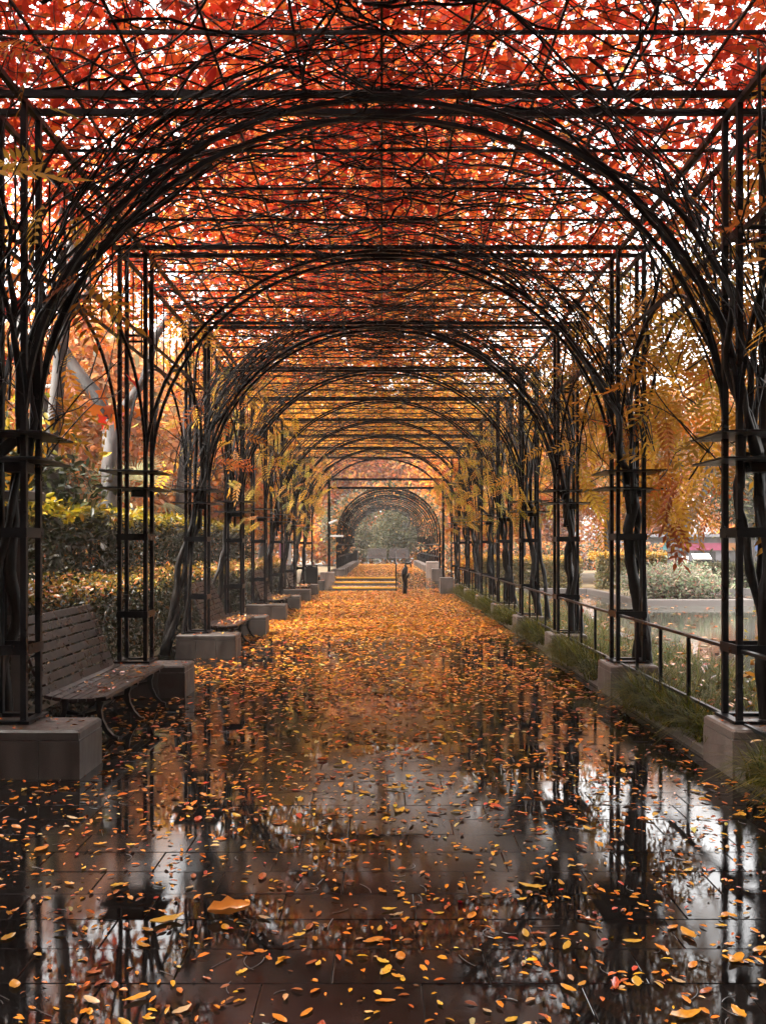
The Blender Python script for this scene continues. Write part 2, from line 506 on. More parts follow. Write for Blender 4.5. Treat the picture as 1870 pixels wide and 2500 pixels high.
rest.build('paving_field', M['paving'], path)['kind'] = 'stuff'

kerb = struct('kerb', MB().box(2.494, 2.615, 0.5, 31.4, -0.39, 0.02), M['soil'])
for k in range(31):
    MB().cbox(2.496, 2.618, .5 + k + .004, 1.5 + k - .004, -0.05, .085 + random.uniform(-.003, .003), .012).build('kerb_stone', M['kerb'], kerb)

# steps, ramp and upper path
UZ = 0.42
struct('upper_path', MB().box(-2.6, 0.58, 36.3, 100, -0.38, UZ), M['paving']).location = (0, 0, 0)
struct('upper_side_path', MB().box(0.581, 3.2, 41.5, 100, -0.38, UZ - .003), M['paving'])
rm = MB().add([Vector(q) for q in ((.6, 32.2, -.38), (2.9, 32.2, -.38), (2.9, 41.49, -.38), (.6, 41.49, -.38), (.6, 32.2, .004), (2.9, 32.2, .004), (2.9, 41.49, UZ - .004), (.6, 41.49, UZ - .004))],
              [(0, 3, 2, 1), (0, 1, 5, 4), (1, 2, 6, 5), (2, 3, 7, 6), (3, 0, 4, 7), (4, 5, 6, 7)])
struct('ramp', rm, M['paving'])
steps = link(bpy.data.objects.new('steps', None)); steps['kind'] = 'structure'
for i, (ya, za) in enumerate(((33.7, .14), (35.0, .28), (36.0, UZ))):
    st = MB().box(-1.78, .585, ya, (35.0, 36.0, 36.29)[i], -.005, za - .004).build('step', M['riser'], steps)
    MB().cbox(-1.775, .58, ya - .012, ya + .075, za - .045, za + .006, .006).build('nosing', M['yellow'], st)

# ------------------------------------------------------------------ the pergola
pergola = thing('pergola', 'long black metal pergola of round arches and slim four-post pillars over the wet path', 'pergola', (0, Y0, 0))
pergola.location = (0, 0, 0)
PB = .36
def ring(mb, a, z0, z1, t, cx=0, cy=0):
    mb.box(cx - a, cx + a, cy - a, cy - a + t, z0, z1); mb.box(cx - a, cx + a, cy + a - t, cy + a, z0, z1)
    mb.box(cx - a, cx - a + t, cy - a + t, cy + a - t, z0, z1); mb.box(cx + a - t, cx + a, cy - a + t, cy + a - t, z0, z1)
    return mb
post_me = MB().box(-.021, .021, -.021, .021, PB + .012, 4.925).mesh('post', M['metal'])
band_me = ring(MB(), .172, 0, .072, .007).mesh('band', M['metal'])
thin_me = ring(MB(), .155, 0, .026, .012).mesh('ring', M['metal'])
plate_me = MB().cbox(-.335, .335, -.335, .335, -.006, .010, .004).mesh('plate', M['metal'])
lbox_me = MB().cbox(-.085, .085, -.085, .085, -.075, 0, .008).mesh('junction_box', M['metal'])
bp_me = ring(MB(), .2, PB - .012, PB + .012, .07).mesh('base_plate', M['metal'])
def pillar(cx, cy, first=None):
    p = link(bpy.data.objects.new('pillar', None), pergola); p.location = (cx, cy, 0)
    for dx in (-.143, .143):
        for dy in (-.143, .143): obj('post', post_me, p, (dx, dy, 0))
    obj('band', band_me, p, (0, 0, .85)); obj('band', band_me, p, (0, 0, 1.71)); obj('ring', thin_me, p, (0, 0, 3.965))
    for z in (2.28, 2.47):
        obj('plate', plate_me, p, (random.uniform(-.015, .015), random.uniform(-.015, .015), z), (random.uniform(-.012, .012), random.uniform(-.03, .03), 0))
    obj('junction_box', lbox_me, p, (.05, 0, 2.27)); obj('base_plate', bp_me, p, (0, 0, 0))
    return p
for k in FR:
    for s in (-1, 1): pillar(s * HX, yk(k))
def arch_pt(t, s, a=2.617, b=2.425, z0=2.49):
    """t 0..1 from the pillar to the crown, on beyond 1 down the other side"""
    return (s * a * math.cos(t * PI / 2), z0 + b * math.sin(t * PI / 2))
apts = [(lambda q: (q[0], 0, q[1]))(arch_pt(i / 20, 1)) for i in range(41)]
arch_me = MB().tube(apts, .022, 4, square=True).mesh('rib', M['metal'])
for k in FR:
    a = link(bpy.data.objects.new('arch', None), pergola); a.location = (0, yk(k), 0)
    for dy in (-.143, .143): obj('rib', arch_me, a, (0, dy, 0))
spts = [(0, -1.607 * math.cos(i / 24 * PI), 2.49 + 1.44 * math.sin(i / 24 * PI)) for i in range(25)]
sarch_me = MB().tube(spts, .019, 4, square=True).mesh('side_arch', M['metal'])
for k in FR[:-1]:
    for s in (-1, 1):
        for dx in (-.143, .143): obj('side_arch', sarch_me, pergola, (s * HX + dx, yk(k) + S / 2, 0))
ya, yb = yk(-2) - .2, yk(8) + .2
cb_me = MB().box(-2.95, 2.95, -.019, .019, 4.935, 4.98).mesh('cross_beam', M['metal'])
rb_me = MB().box(-2.92, 2.92, -.010, .010, 4.995, 5.017).mesh('roof_bar', M['metal'])
for k in FR:
    for dy in (-.143, .143): obj('cross_beam', cb_me, pergola, (0, yk(k) + dy, 0))
    if k < 8:
        for f in (.27, .51, .75): obj('roof_bar', rb_me, pergola, (0, yk(k) + f * S, 0))
for i in range(-4, 5):
    MB().box(i * .575 - .009, i * .575 + .009, ya, yb, 5.02, 5.038).build('purlin', M['metal'], pergola)
for s in (-1, 1):
    for dx in (-.143, .143):
        x = s * HX + dx
        MB().box(x - .02, x + .02, ya, yb, 4.888, 4.927).build('edge_beam', M['metal'], pergola)
        MB().box(x - .014, x + .014, ya, yb, 3.935, 3.962).build('edge_beam', M['metal'], pergola)
fb_me = MB().box(-.007, .007, -.007, .007, 3.963, 4.887).mesh('frieze_bar', M['metal'])
for k in FR[:-1]:
    for s in (-1, 1):
        for j in range(8): obj('frieze_bar', fb_me, pergola, (s * HX + s * .143, yk(k) + .42 + j * .38, 0))

# plinths
nth = ['first', 'second', 'third', 'fourth', 'fifth', 'sixth', 'seventh', 'eighth', 'ninth']
def plinth(x0, x1, ya, yb, zt, label, group, joints=0, name='plinth', g='granite'):
    t = thing(name, label, 'plinth', ((x0 + x1) / 2, (ya + yb) / 2, 0), 0, group)
    cx, cy = (x0 + x1) / 2, (ya + yb) / 2
    hx, hy = (x1 - x0) / 2, (yb - ya) / 2
    MB().cbox(-hx, hx, -hy, hy, zt - .062, zt, .016).build('cap_stone', M[g], t)
    MB().box(-hx + .008, hx - .008, -hy + .008, hy - .008, zt - .076, zt - .0615).build('shadow_joint', M['riser'], t)
    n = joints + 1
    for i in range(n):
        a, b = -hx + i * 2 * hx / n, -hx + (i + 1) * 2 * hx / n
        MB().box(a + (.002 if i else 0), b - (.002 if i < n - 1 else 0), -hy, hy, -.01, zt - .0755).build('facing_stone', M[g], t)
    return t
YP = 6.55
for k in range(9):
    lab = 'wide low stone plinth on the bench side, %s from the front' % nth[k]
    if k == 0: lab = 'largest stone plinth at the near left in front of the slatted bench'
    plinth(-3.0, -2.127, YP + S * k, YP + S * k + .52, .345, lab, 'stone plinths on the bench side', 2)
for k in range(8):
    if k == 0: lab = 'narrow stone plinth nearest on the railing side, grass around it'
    else: lab = 'narrow stone plinth on the railing side, %s from the front' % nth[k]
    plinth(2.478, 3.0, YP + .02 + S * k, YP + S * k + .62, .345, lab, 'stone plinths on the railing side', 0, g='lit_granite')
plinth(-2.34, -1.795, 35.25, 35.85, .64, 'tall pale tiled stone plinth at the left end of the steps', None, 1, g='pale_granite')
plinth(1.98, 2.42, 31.5, 32.05, .56, 'pale stone plinth at the foot of the ramp', None, 0, g='lit_granite')
plinth(1.86, 2.36, 38.6, 39.2, .98, 'tall pale stone plinth standing beside the ramp', None, 0, g='pale_granite')

# ------------------------------------------------------------------ benches
def make_bench(label):
    t = thing('park_bench', label, 'bench')
    L = 1.03
    # profile: backrest slats then seat slats (x away from the path is negative)
    back = [(-.575, .425), (-.602, .507), (-.631, .589), (-.662, .671), (-.695, .753), (-.730, .835), (-.767, .917), (-.806, .998)]
    for i, (x, z) in enumerate(back):
        nx = (back[min(i + 1, 7)][0] - back[max(i - 1, 0)][0]); nz = (back[min(i + 1, 7)][1] - back[max(i - 1, 0)][1])
        a = math.atan2(-nx, nz)
        R = Matrix.Translation((x, 0, z)) @ Matrix.Rotation(-a, 4, 'Y')
        MB().cbox(-.012, .012, -L, L, -.034, .034, .004).build('slat', M['wood'], t).matrix_local = R
    seat = [(-.515, .382, -12), (-.443, .368, -9), (-.371, .360, -4), (-.299, .357, 0), (-.227, .358, 2), (-.155, .362, 4), (-.070, .373, 8)]
    for i, (x, z, d) in enumerate(seat):
        w = .031 if i < 6 else .044
        R = Matrix.Translation((x, 0, z)) @ Matrix.Rotation(math.radians(-d), 4, 'Y')
        MB().cbox(-w, w, -L, L, -.014, .014, .004).build('slat', M['wood'], t).matrix_local = R
    for yy in (-.86, .0, .86):
        for (x, z) in back[::2]: MB().cbox(x + .010, x + .019, yy - .009, yy + .009, z - .009, z + .009, .003).build('bolt', M['iron'], t)
        m = MB()
        m.strip([(-.82, 1.01), (-.76, .88), (-.676, .68), (-.612, .48), (-.57, .385), (-.50, .352), (-.36, .335), (-.18, .335), (-.03, .352)], [.03, .034, .038, .042, .05, .05, .045, .042, .03], yy - .022, yy + .022)
        m.strip([(-.12, .325), (-.135, .25), (-.12, .17), (-.075, .08), (-.02, .02), (.03, .01)], [.06, .042, .036, .034, .034, .022], yy - .0215, yy + .0215)
        m.strip([(-.42, .325), (-.42, .25), (-.45, .16), (-.50, .07), (-.55, .02), (-.60, .01)], [.06, .042, .036, .034, .034, .022], yy - .0215, yy + .0215)
        m.strip([(-.14, .235), (-.28, .205), (-.42, .235)], [.03, .026, .03], yy - .018, yy + .018)
        m.build('leg', M['iron'], t)
    MB().box(-.30, -.255, -.92, .92, .195, .222).build('stretcher', M['iron'], t)
    return t
blabs = ['slatted dark wood bench nearest the camera, behind the near left plinth', 'second slatted bench along the hedge, leaves on its seat',
         'third slatted bench along the hedge, partly behind a plinth', 'farthest slatted bench on the left, next to the black bin']
bench0 = make_bench(blabs[0])
bench0['group'] = 'benches along the hedge'
benches = []
for i in range(4):
    b = bench0 if i == 0 else copy_tree(bench0)
    b.location = (-2.27, 8.78 + 7.0 * i, 0); b['label'] = blabs[i]
    benches.append(b)
for i, x in enumerate((-.02, 1.45)):
    b = copy_tree(bench0)
    b.location = (x - .3, 62.5, UZ); b.rotation_euler = (0, 0, -PI / 2); b.scale = (1, .62, 1)
    b['label'] = ('brown bench across the far end of the path, left one of the pair', 'brown bench across the far end of the path, right one of the pair')[i]
    b['group'] = 'benches at the far end'

# ------------------------------------------------------------------ right-hand railing
rail = thing('metal_railing', 'black metal railing running along the grass bed beside the pond', 'railing', (2.64, 3, 0))
rail.location = (0, 0, 0)
MB().box(2.615, 2.655, 2.5, 31.2, .865, .89).build('top_rail', M['metal'], rail)
MB().box(2.62, 2.65, 2.5, 31.2, .335, .36).build('bottom_rail', M['metal'], rail)
bal = MB().box(-.014, .014, -.014, .014, .10, .866).mesh('baluster', M['metal'])
for k in range(-1, 7):
    for f in (.30, .53, .76): obj('baluster', bal, rail, (2.638, yk(k) + f * S, 0))

# ------------------------------------------------------------------ vines on the pergola
def tint_for(y):
    if y < 9: return RED
    if y < 13: return RED + [(q[0], q[1], q[2], q[3]) for q in REDOR]
    if y < 20: return REDOR + ORANGE
    return ORANGE + GOLD

def vine(s, k, label, group, trunks=2, near=False, ext=(-1.78, 1.78)):
    cy = yk(k); f_ = (ext[1] - ext[0]) / 3.56; base = Vector((s * (HX + (.16 if s > 0 else .32)), cy + random.uniform(-.25, .25), 0.0))
    v = thing('vine', label, 'vine', tuple(base), 0, group)
    inv = Matrix.Translation(-base)
    def part(name, mb, smooth=True, kind=None):
        mb.v = [inv @ Vector(p) for p in mb.v]
        o = mb.build(name, M['bark'], v, smooth)
        if kind: o['kind'] = kind
        return o
    sd = k * 17 + (3 if s > 0 else 5)
    # trunks that twist up through the pillar
    tops = []
    for j in range(trunks):
        wx, wy = wob(sd + j, .045), wob(sd + j + 50, .06)
        b0 = base + Vector((random.uniform(-.12, .2) * s, random.uniform(-.3, .3), .03))
        tgt = Vector((s * (HX + random.uniform(-.08, .12)), cy + random.uniform(-.1, .1), 2.35))
        pts, rad = [], []
        r0 = random.uniform(.045, .075) if j == 0 else random.uniform(.025, .045)
        for i in range(19):
            t = i / 18
            p = b0.lerp(tgt, t) + Vector((wx(t * 5), wy(t * 5), 0)) * min(1, t * 3)
            pts.append(p); rad.append(r0 * (1.35 - .6 * t + (.5 * (1 - t * 8) if t < .125 else 0)) * random.choice((.84, .94, 1, 1.08, 1.22)))
        part('trunk', MB().tube(pts, rad, 8))
        tops.append(pts[-1])
    # branches along the arches
    for j in range((3 if s < 0 else 2) if near else 2):
        o = random.uniform(.02, .09); dy0 = random.choice((-.143, .143)) + random.uniform(-.05, .05)
        end = random.uniform(.45, .95)
        wx, wy = wob(sd + j + 100, .06), wob(sd + j + 150, .13)
        st = tops[j % len(tops)]
        pts, rad = [st], [.05]
        r0 = random.uniform(.016, .031)
        for i in range(1, 25):
            t = i / 24 * end
            q = arch_pt(t, s)
            out = Vector((q[0], 0, q[1] - 2.49)).normalized() * o
            pts.append(Vector((q[0] + out.x + wx(t * 6), cy + dy0 + wy(t * 6) + (t * .2 * (j - 1)), q[1] + out.z * .4 + abs(wx(t * 5)) * .3)))
            rad.append(r0 * (1.25 - .85 * i / 24) * random.choice((.85, .95, 1, 1.05, 1.3)))
        part('branch', MB().tube(pts, rad, 7))
    # branches that fan along the side towards the neighbouring pillars
    for j in range(4):
        sg = (-1, 1)[j % 2]; reach = random.uniform(.5, 1.7)
        wx = wob(sd + j + 200, .12)
        st = tops[j % len(tops)] + Vector((0, 0, random.uniform(-.5, .1)))
        pts = []
        for i in range(13):
            t = i / 12
            pts.append(Vector((st.x + wx(t * 5) * (.3 + t) - s * t * t * random.uniform(.0, .25), st.y + sg * reach * t ** 1.25, st.z + (5.02 - st.z) * t ** .85)))
        rad = [random.choice((.8, .95, 1, 1.25)) * (.026 - .015 * i / 12) for i in range(13)]
        part('branch', MB().tube(pts, rad, 6))
    # twigs over the roof and round the arch
    tw = MB()
    nt = int((260 if near else (150 if k < 5 else 80)) * f_)
    for j in range(nt):
        mode = random.random()
        if mode < .74:
            x = s * random.uniform(-.3, 3.0); y_ = cy + random.uniform(*ext); z = random.uniform(4.93, 5.2)
            th = random.choice((0, PI)) + random.gauss(0, .65)
            if random.random() < .25: th += PI / 2
            r0 = random.choice((.004, .005, .006, .007, .012)); st = random.uniform(.12, .26); n = random.randint(7, 15)
            pts = []
            kd = random.gauss(0, .1)
            for i in range(n):
                pts.append(Vector((x, y_, z)))
                th += kd + random.gauss(0, .16); x += st * math.cos(th); y_ += st * math.sin(th); z += random.gauss(0, .035)
                z = min(max(z, 4.86), 5.35)
                if abs(x) > 3.3: break
        else:
            t0 = random.uniform(.05, .62); d = random.choice((1, 1, -1)); y_ = cy + random.gauss(0, .35)
            kd = random.gauss(0, .06); off = random.uniform(.0, .3); n = random.randint(8, 14); r0 = random.choice((.004, .006, .010))
            pts = []
            for i in range(n):
                q = arch_pt(t0, s); out = Vector((q[0], 0, q[1] - 2.49)).normalized() * off
                pts.append(Vector((q[0] + out.x, y_, q[1] + out.z)))
                t0 += d * .055; y_ += kd + random.gauss(0, .035); off += random.gauss(0, .03)
                if t0 < .02 or t0 > 1.2: break
        if len(pts) < 3: continue
        tw.tube(pts, [r0 * (1.2 - .8 * i / len(pts)) for i in range(len(pts))], 3, cap=False)
    # short side shoots on the flank
    for j in range(40 if near else 22):
        p = Vector((s * random.uniform(2.45, 3.0), cy + random.uniform(-1.2, 1.2), random.uniform(2.2, 4.4)))
        d = Vector((random.gauss(0, .5), random.gauss(0, .8), random.uniform(.1, 1))).normalized(); pts = []
        for i in range(9):
            pts.append(p.copy()); p = p + d * .16; d = (d + Vector((random.gauss(0, .25), random.gauss(0, .25), random.gauss(.02, .2)))).normalized()
            if p.z > 5: break
        if len(pts) > 2: tw.tube(pts, [.008 - .0006 * i for i in range(len(pts))], 3, cap=False)
    part('twigs', tw, True, 'stuff')
    # leaves on the roof
    n = int(3100 * f_)
    P = np.stack([s * rng.uniform(-.15, 3.5, n), cy + rng.uniform(ext[0], ext[1], n), 5.08 + rng.gamma(2.0, .16, n)], 1)
    P -= np.array(base)
    cols = palette(tint_for(cy + (ext[0] + ext[1]) / 2), n)
    nrm = rand_normals(n, 1.1, .75)
    hv = n // 3
    cloud('foliage', v, P[:hv], nrm[:hv], rng.uniform(.09, .17, hv), MAPLE, cols[:hv], M['leaf'], kind='stuff')
    cloud('foliage', v, P[hv:], nrm[hv:], rng.uniform(.075, .145, n - hv), OVAL, cols[hv:], M['leaf'], kind='stuff')
    # hanging pinnate leaves on the flank
    n = (330 if k < 3 else 210) if s > 0 else (50 if k < 3 else 90)
    if s > 0:
        P = np.stack([s * (HX + np.abs(rng.normal(.12, .62, n))), cy + rng.uniform(-1.75, 1.75, n), rng.triangular(2.1, 4.6, 5.2, n)], 1)
    else:
        P = np.stack([s * (HX + rng.normal(-.05, .35, n)), cy + rng.uniform(-1.75, 1.75, n), rng.triangular(2.5, 4.5, 5.2, n)], 1)
    if k >= 3:
        q = rng.random(n) < .16
        tt = rng.uniform(.0, .5, n)
        P[q, 0] = (s * 2.5 * np.cos(tt * PI / 2))[q]; P[q, 2] = (2.3 + 2.4 * np.sin(tt * PI / 2) - rng.uniform(0, .4, n))[q]
    P -= np.array(base)
    nrm = np.stack([rng.normal(s * .3, .6, n), rng.normal(-.5, .6, n), rng.normal(.7, .35, n)], 1)
    ax = np.stack([rng.normal(s * .2, .7, n), rng.normal(0, .7, n), rng.normal(-.55, .4, n)], 1)
    pal = (GOLD + GOLD + ORANGE[:2] if s > 0 else ORANGE + GOLD) if k < 3 else GOLD + GOLDGREEN
    if k == 0: pal = ORANGE + GOLD
    cloud('foliage', v, P, nrm, rng.uniform(.26, .46, n) * (1 if k < 3 else .8), FROND, palette(pal, n), M['leaf'], axis=ax, kind='stuff')
    return v

vlab = {(1, 0): 'dark twisted vine climbing the nearest right pillar at the picture edge', (1, 1): 'thick dark vine trunk inside the second right pillar, looping stems',
        (1, 2): 'slanting vine leaning on the third right pillar beside the railing', (1, 3): 'bunched vine stems spreading from the fourth right pillar',
        (-1, 0): 'dark vine sweeping up the nearest left arch above the big plinth', (-1, 2): 'crooked double vine trunk rising from the hedge at the third left pillar',
        (-1, 3): 'single slender vine trunk on the fourth left pillar', (-1, 5): 'pale leaning vine trunk behind the third bench'}
vines = {}
EXT = {0: (-1.78, 3.2), 2: (-3.7, 1.78), 3: (-1.78, 3.3), 5: (-3.6, 1.78)}
for k in FR:
    for s in (-1, 1):
        if s < 0 and k in (1, 4): continue
        lab = vlab.get((s, k)); grp = 'vines on the pergola'
        if lab is None:
            if k > 0: lab = 'slim vine with golden leaves on the %s pillar from the front, %s side' % (nth[k], 'railing' if s > 0 else 'bench'); grp = 'far vines on the pergola'
            else: lab = ('unseen vine added for shade behind the viewpoint, %s side of the roof' if k < -1 else 'vine with deep red leaves over the roof at the top %s of the picture') % ('right' if s > 0 else 'left'); grp = 'vines over the nearest bays'  # rearmost vines are added unseen to darken faces turned to the camera
        vines[(s, k)] = vine(s, k, lab, grp, trunks=(3 if (s > 0 or k in (0, 2)) else 2 if k > 0 else 1), near=-1 <= k <= 2, ext=EXT.get(k, (-1.78, 1.78)) if s < 0 else (-1.78, 1.78))

# single pinnate leaves one can pick out on the near vines
frond_me = []
for j, pal in enumerate((GOLD, GOLD, ORANGE, GOLD, ORANGE, GOLDGREEN)):
    frond_me.append(cloud_mesh('leaf', [(0, 0, 0)], [(0, 0, 1)], .40, FROND, palette(pal, 1), M['leaf'], axis=[(1, 0, 0)]))
def single_leaves(v, pts, mes, lo=.8, hi=1.25, droop=(-.2, 1.3)):
    b = Vector(v.location)
    for p in pts:
        obj('leaf', random.choice(mes), v, Vector(p) - b, (random.gauss(0, .5), random.uniform(*droop), random.uniform(0, 6.28)), random.uniform(lo, hi))
for k, n, mes in ((0, 90, frond_me[1:5]), (1, 110, frond_me[:5]), (2, 70, frond_me[:4])):
    pts = []
    for j in range(n):
        z = random.triangular(1.9, 5.0, 3.2); pts.append((HX + .15 + abs(random.gauss(0, .45)), yk(k) + random.uniform(-1.5, 1.7), z))
    if k == 1:
        for j in range(45): pts.append((3.15 + random.uniform(0, .55), 10.9 + random.uniform(-.6, .6), random.triangular(1.55, 3.0, 2.2)))
    single_leaves(vines[(1, k)], pts, mes)
single_leaves(vines[(-1, 0)], [(-2.95 - random.uniform(0, .6), 8.2 + random.uniform(-.6, .9), random.uniform(2.55, 3.2)) for j in range(16)], frond_me[:2])

# ------------------------------------------------------------------ hedges
def hedge(name, label, x0, x1, ya, yb, z0, z1, ntop, nside, ltop, lin, topcol, incol, m='hedge', tmpl=OVAL):
    h_ = thing(name, label, 'hedge', ((x0 + x1) / 2, (ya + yb) / 2, z0))
    o = np.array(h_.location)
    core = MB()
    for j in range(int((yb - ya) / .9) + 1):
        y_ = min(ya + .4 + j * .9, yb - .2)
        for q in range(3):
            b = Vector((random.uniform(x0 + .2, x1 - .2), y_ + random.uniform(-.3, .3), z0)) - Vector(o)
            core.tube([b, b + Vector((random.gauss(0, .1), random.gauss(0, .1), (z1 - z0) * .5)), b + Vector((random.gauss(0, .25), random.gauss(0, .25), (z1 - z0) * .92))], [.022, .016, .006], 4)
    core.build('stems', M['grey_bark'], h_)['kind'] = 'stuff'
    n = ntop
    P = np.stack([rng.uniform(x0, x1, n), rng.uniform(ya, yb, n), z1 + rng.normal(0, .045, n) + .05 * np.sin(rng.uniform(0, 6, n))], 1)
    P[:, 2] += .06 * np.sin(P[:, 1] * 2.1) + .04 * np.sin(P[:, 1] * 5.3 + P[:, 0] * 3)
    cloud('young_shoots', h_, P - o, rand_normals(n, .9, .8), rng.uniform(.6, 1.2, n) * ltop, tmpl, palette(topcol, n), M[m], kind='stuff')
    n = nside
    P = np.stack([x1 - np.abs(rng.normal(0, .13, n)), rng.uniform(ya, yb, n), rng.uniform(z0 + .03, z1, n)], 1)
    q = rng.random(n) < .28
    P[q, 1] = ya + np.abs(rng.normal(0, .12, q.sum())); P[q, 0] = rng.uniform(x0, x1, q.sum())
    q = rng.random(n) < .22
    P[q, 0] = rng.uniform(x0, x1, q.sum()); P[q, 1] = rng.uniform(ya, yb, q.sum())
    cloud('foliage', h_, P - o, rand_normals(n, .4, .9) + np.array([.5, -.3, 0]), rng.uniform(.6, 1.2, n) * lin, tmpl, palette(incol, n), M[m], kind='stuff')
    return h_
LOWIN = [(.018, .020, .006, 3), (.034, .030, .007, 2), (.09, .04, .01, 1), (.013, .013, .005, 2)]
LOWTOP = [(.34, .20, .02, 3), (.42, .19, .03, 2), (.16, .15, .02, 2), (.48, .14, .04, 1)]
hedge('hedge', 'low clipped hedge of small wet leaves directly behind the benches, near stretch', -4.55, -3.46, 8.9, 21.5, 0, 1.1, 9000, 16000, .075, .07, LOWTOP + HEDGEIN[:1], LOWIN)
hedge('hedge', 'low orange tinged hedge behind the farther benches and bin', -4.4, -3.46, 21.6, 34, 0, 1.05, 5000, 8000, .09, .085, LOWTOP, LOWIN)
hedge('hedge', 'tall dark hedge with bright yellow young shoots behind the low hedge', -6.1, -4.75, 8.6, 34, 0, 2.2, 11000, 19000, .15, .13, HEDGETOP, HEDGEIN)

def shrub(name, label, c, r, n, ls, pal, cat='shrub', tmpl=OVAL, m='leaf', clumps=26, stem=True, up=.6, group=None, topc=None):
    t = thing(name, label, cat, (c[0], c[1], max(c[2] - r[2], -.05)), 0, group)
    o = np.array(t.location)
    if stem:
        mb = MB()
        for j in range(6):
            a = random.uniform(0, 6.28); hgt = r[2] * 1.5
            mb.tube([Vector((.1 * math.cos(a), .1 * math.sin(a), 0)), Vector((r[0] * .3 * math.cos(a), r[1] * .3 * math.sin(a), hgt * .5)), Vector((r[0] * .6 * math.cos(a), r[1] * .6 * math.sin(a), hgt))], [.04, .03, .01], 5)
        mb.build('stems', M['grey_bark'], t, True)['kind'] = 'stuff'
    cc = unit(rng.standard_normal((clumps, 3))) * rng.uniform(.45, 1.0, (clumps, 1)) * np.array(r) * .85 + np.array(c)
    idx = rng.integers(0, clumps, n)
    sg = np.array(r).mean() * .26
    P = cc[idx] + rng.normal(0, sg, (n, 3)) * (np.array(r) / np.array(r).mean())
    P[:, 2] = np.maximum(P[:, 2], o[2] + .02)
    col = palette(pal, n) * (1 + .25 * rng.standard_normal(clumps)[idx][:, None]).clip(.5, 1.6).astype(np.float32)
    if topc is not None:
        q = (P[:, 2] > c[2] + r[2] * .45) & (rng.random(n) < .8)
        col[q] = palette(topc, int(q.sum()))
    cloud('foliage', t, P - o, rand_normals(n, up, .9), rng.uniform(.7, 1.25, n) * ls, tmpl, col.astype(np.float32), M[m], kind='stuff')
    return t
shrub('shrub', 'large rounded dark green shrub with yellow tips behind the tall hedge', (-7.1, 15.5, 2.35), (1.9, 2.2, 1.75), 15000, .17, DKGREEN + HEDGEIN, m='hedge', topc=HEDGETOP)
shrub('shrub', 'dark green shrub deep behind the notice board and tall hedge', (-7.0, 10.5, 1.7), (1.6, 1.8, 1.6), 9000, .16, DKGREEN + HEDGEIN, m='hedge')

# palm with fan leaves
palm = thing('palm', 'small hazy fan palm behind the tall hedge', 'palm', (-6.7, 24.5, 0))
mb = MB().tube([(0, 0, 0), (.04, .02, 1.3), (.02, 0, 2.6)], [.13, .12, .10], 8); mb.build('trunk', M['grey_bark'], palm, True)
def fan_mesh():
    v, f = [(0, 0, 0)], []
    V, F = [], []
    for i in range(17):
        a = math.radians(-100 + 200 * i / 16); o = len(V)
        d = (math.cos(a), math.sin(a)); pd = (-d[1], d[0])
        for (r, w, z) in ((.05, .006, 0), (.36, .022, .02), (.78, .003, -.14)):
            V += [(d[0] * r + pd[0] * w, d[1] * r + pd[1] * w, z), (d[0] * r - pd[0] * w, d[1] * r - pd[1] * w, z)]
        F += [(o, o + 1, o + 3), (o, o + 3, o + 2), (o + 2, o + 3, o + 5), (o + 2, o + 5, o + 4)]
    o = len(V)
    V += [(-1.0, .012, -.1), (-1.0, -.012, -.1), (.06, -.012, 0), (.06, .012, 0)]; F += [(o, o + 1, o + 2), (o, o + 2, o + 3)]
    V = np.array(V, np.float32); C = np.tile(np.array([[.17, .17, .085]], np.float32), (len(V), 1))
    return raw_mesh('leaf', V, np.array(F, np.int32), C, M['leaf'])
fan = fan_mesh()
for j in range(17):
    el = random.uniform(-.6, 1.3); az = j * 2.4
    d = Vector((math.cos(az) * math.cos(el), math.sin(az) * math.cos(el), math.sin(el)))
    obj('leaf', fan, palm, Vector((0, 0, 2.6)) + d * 1.0, (random.gauss(0, .3), -el + .35, az), random.uniform(.85, 1.15))

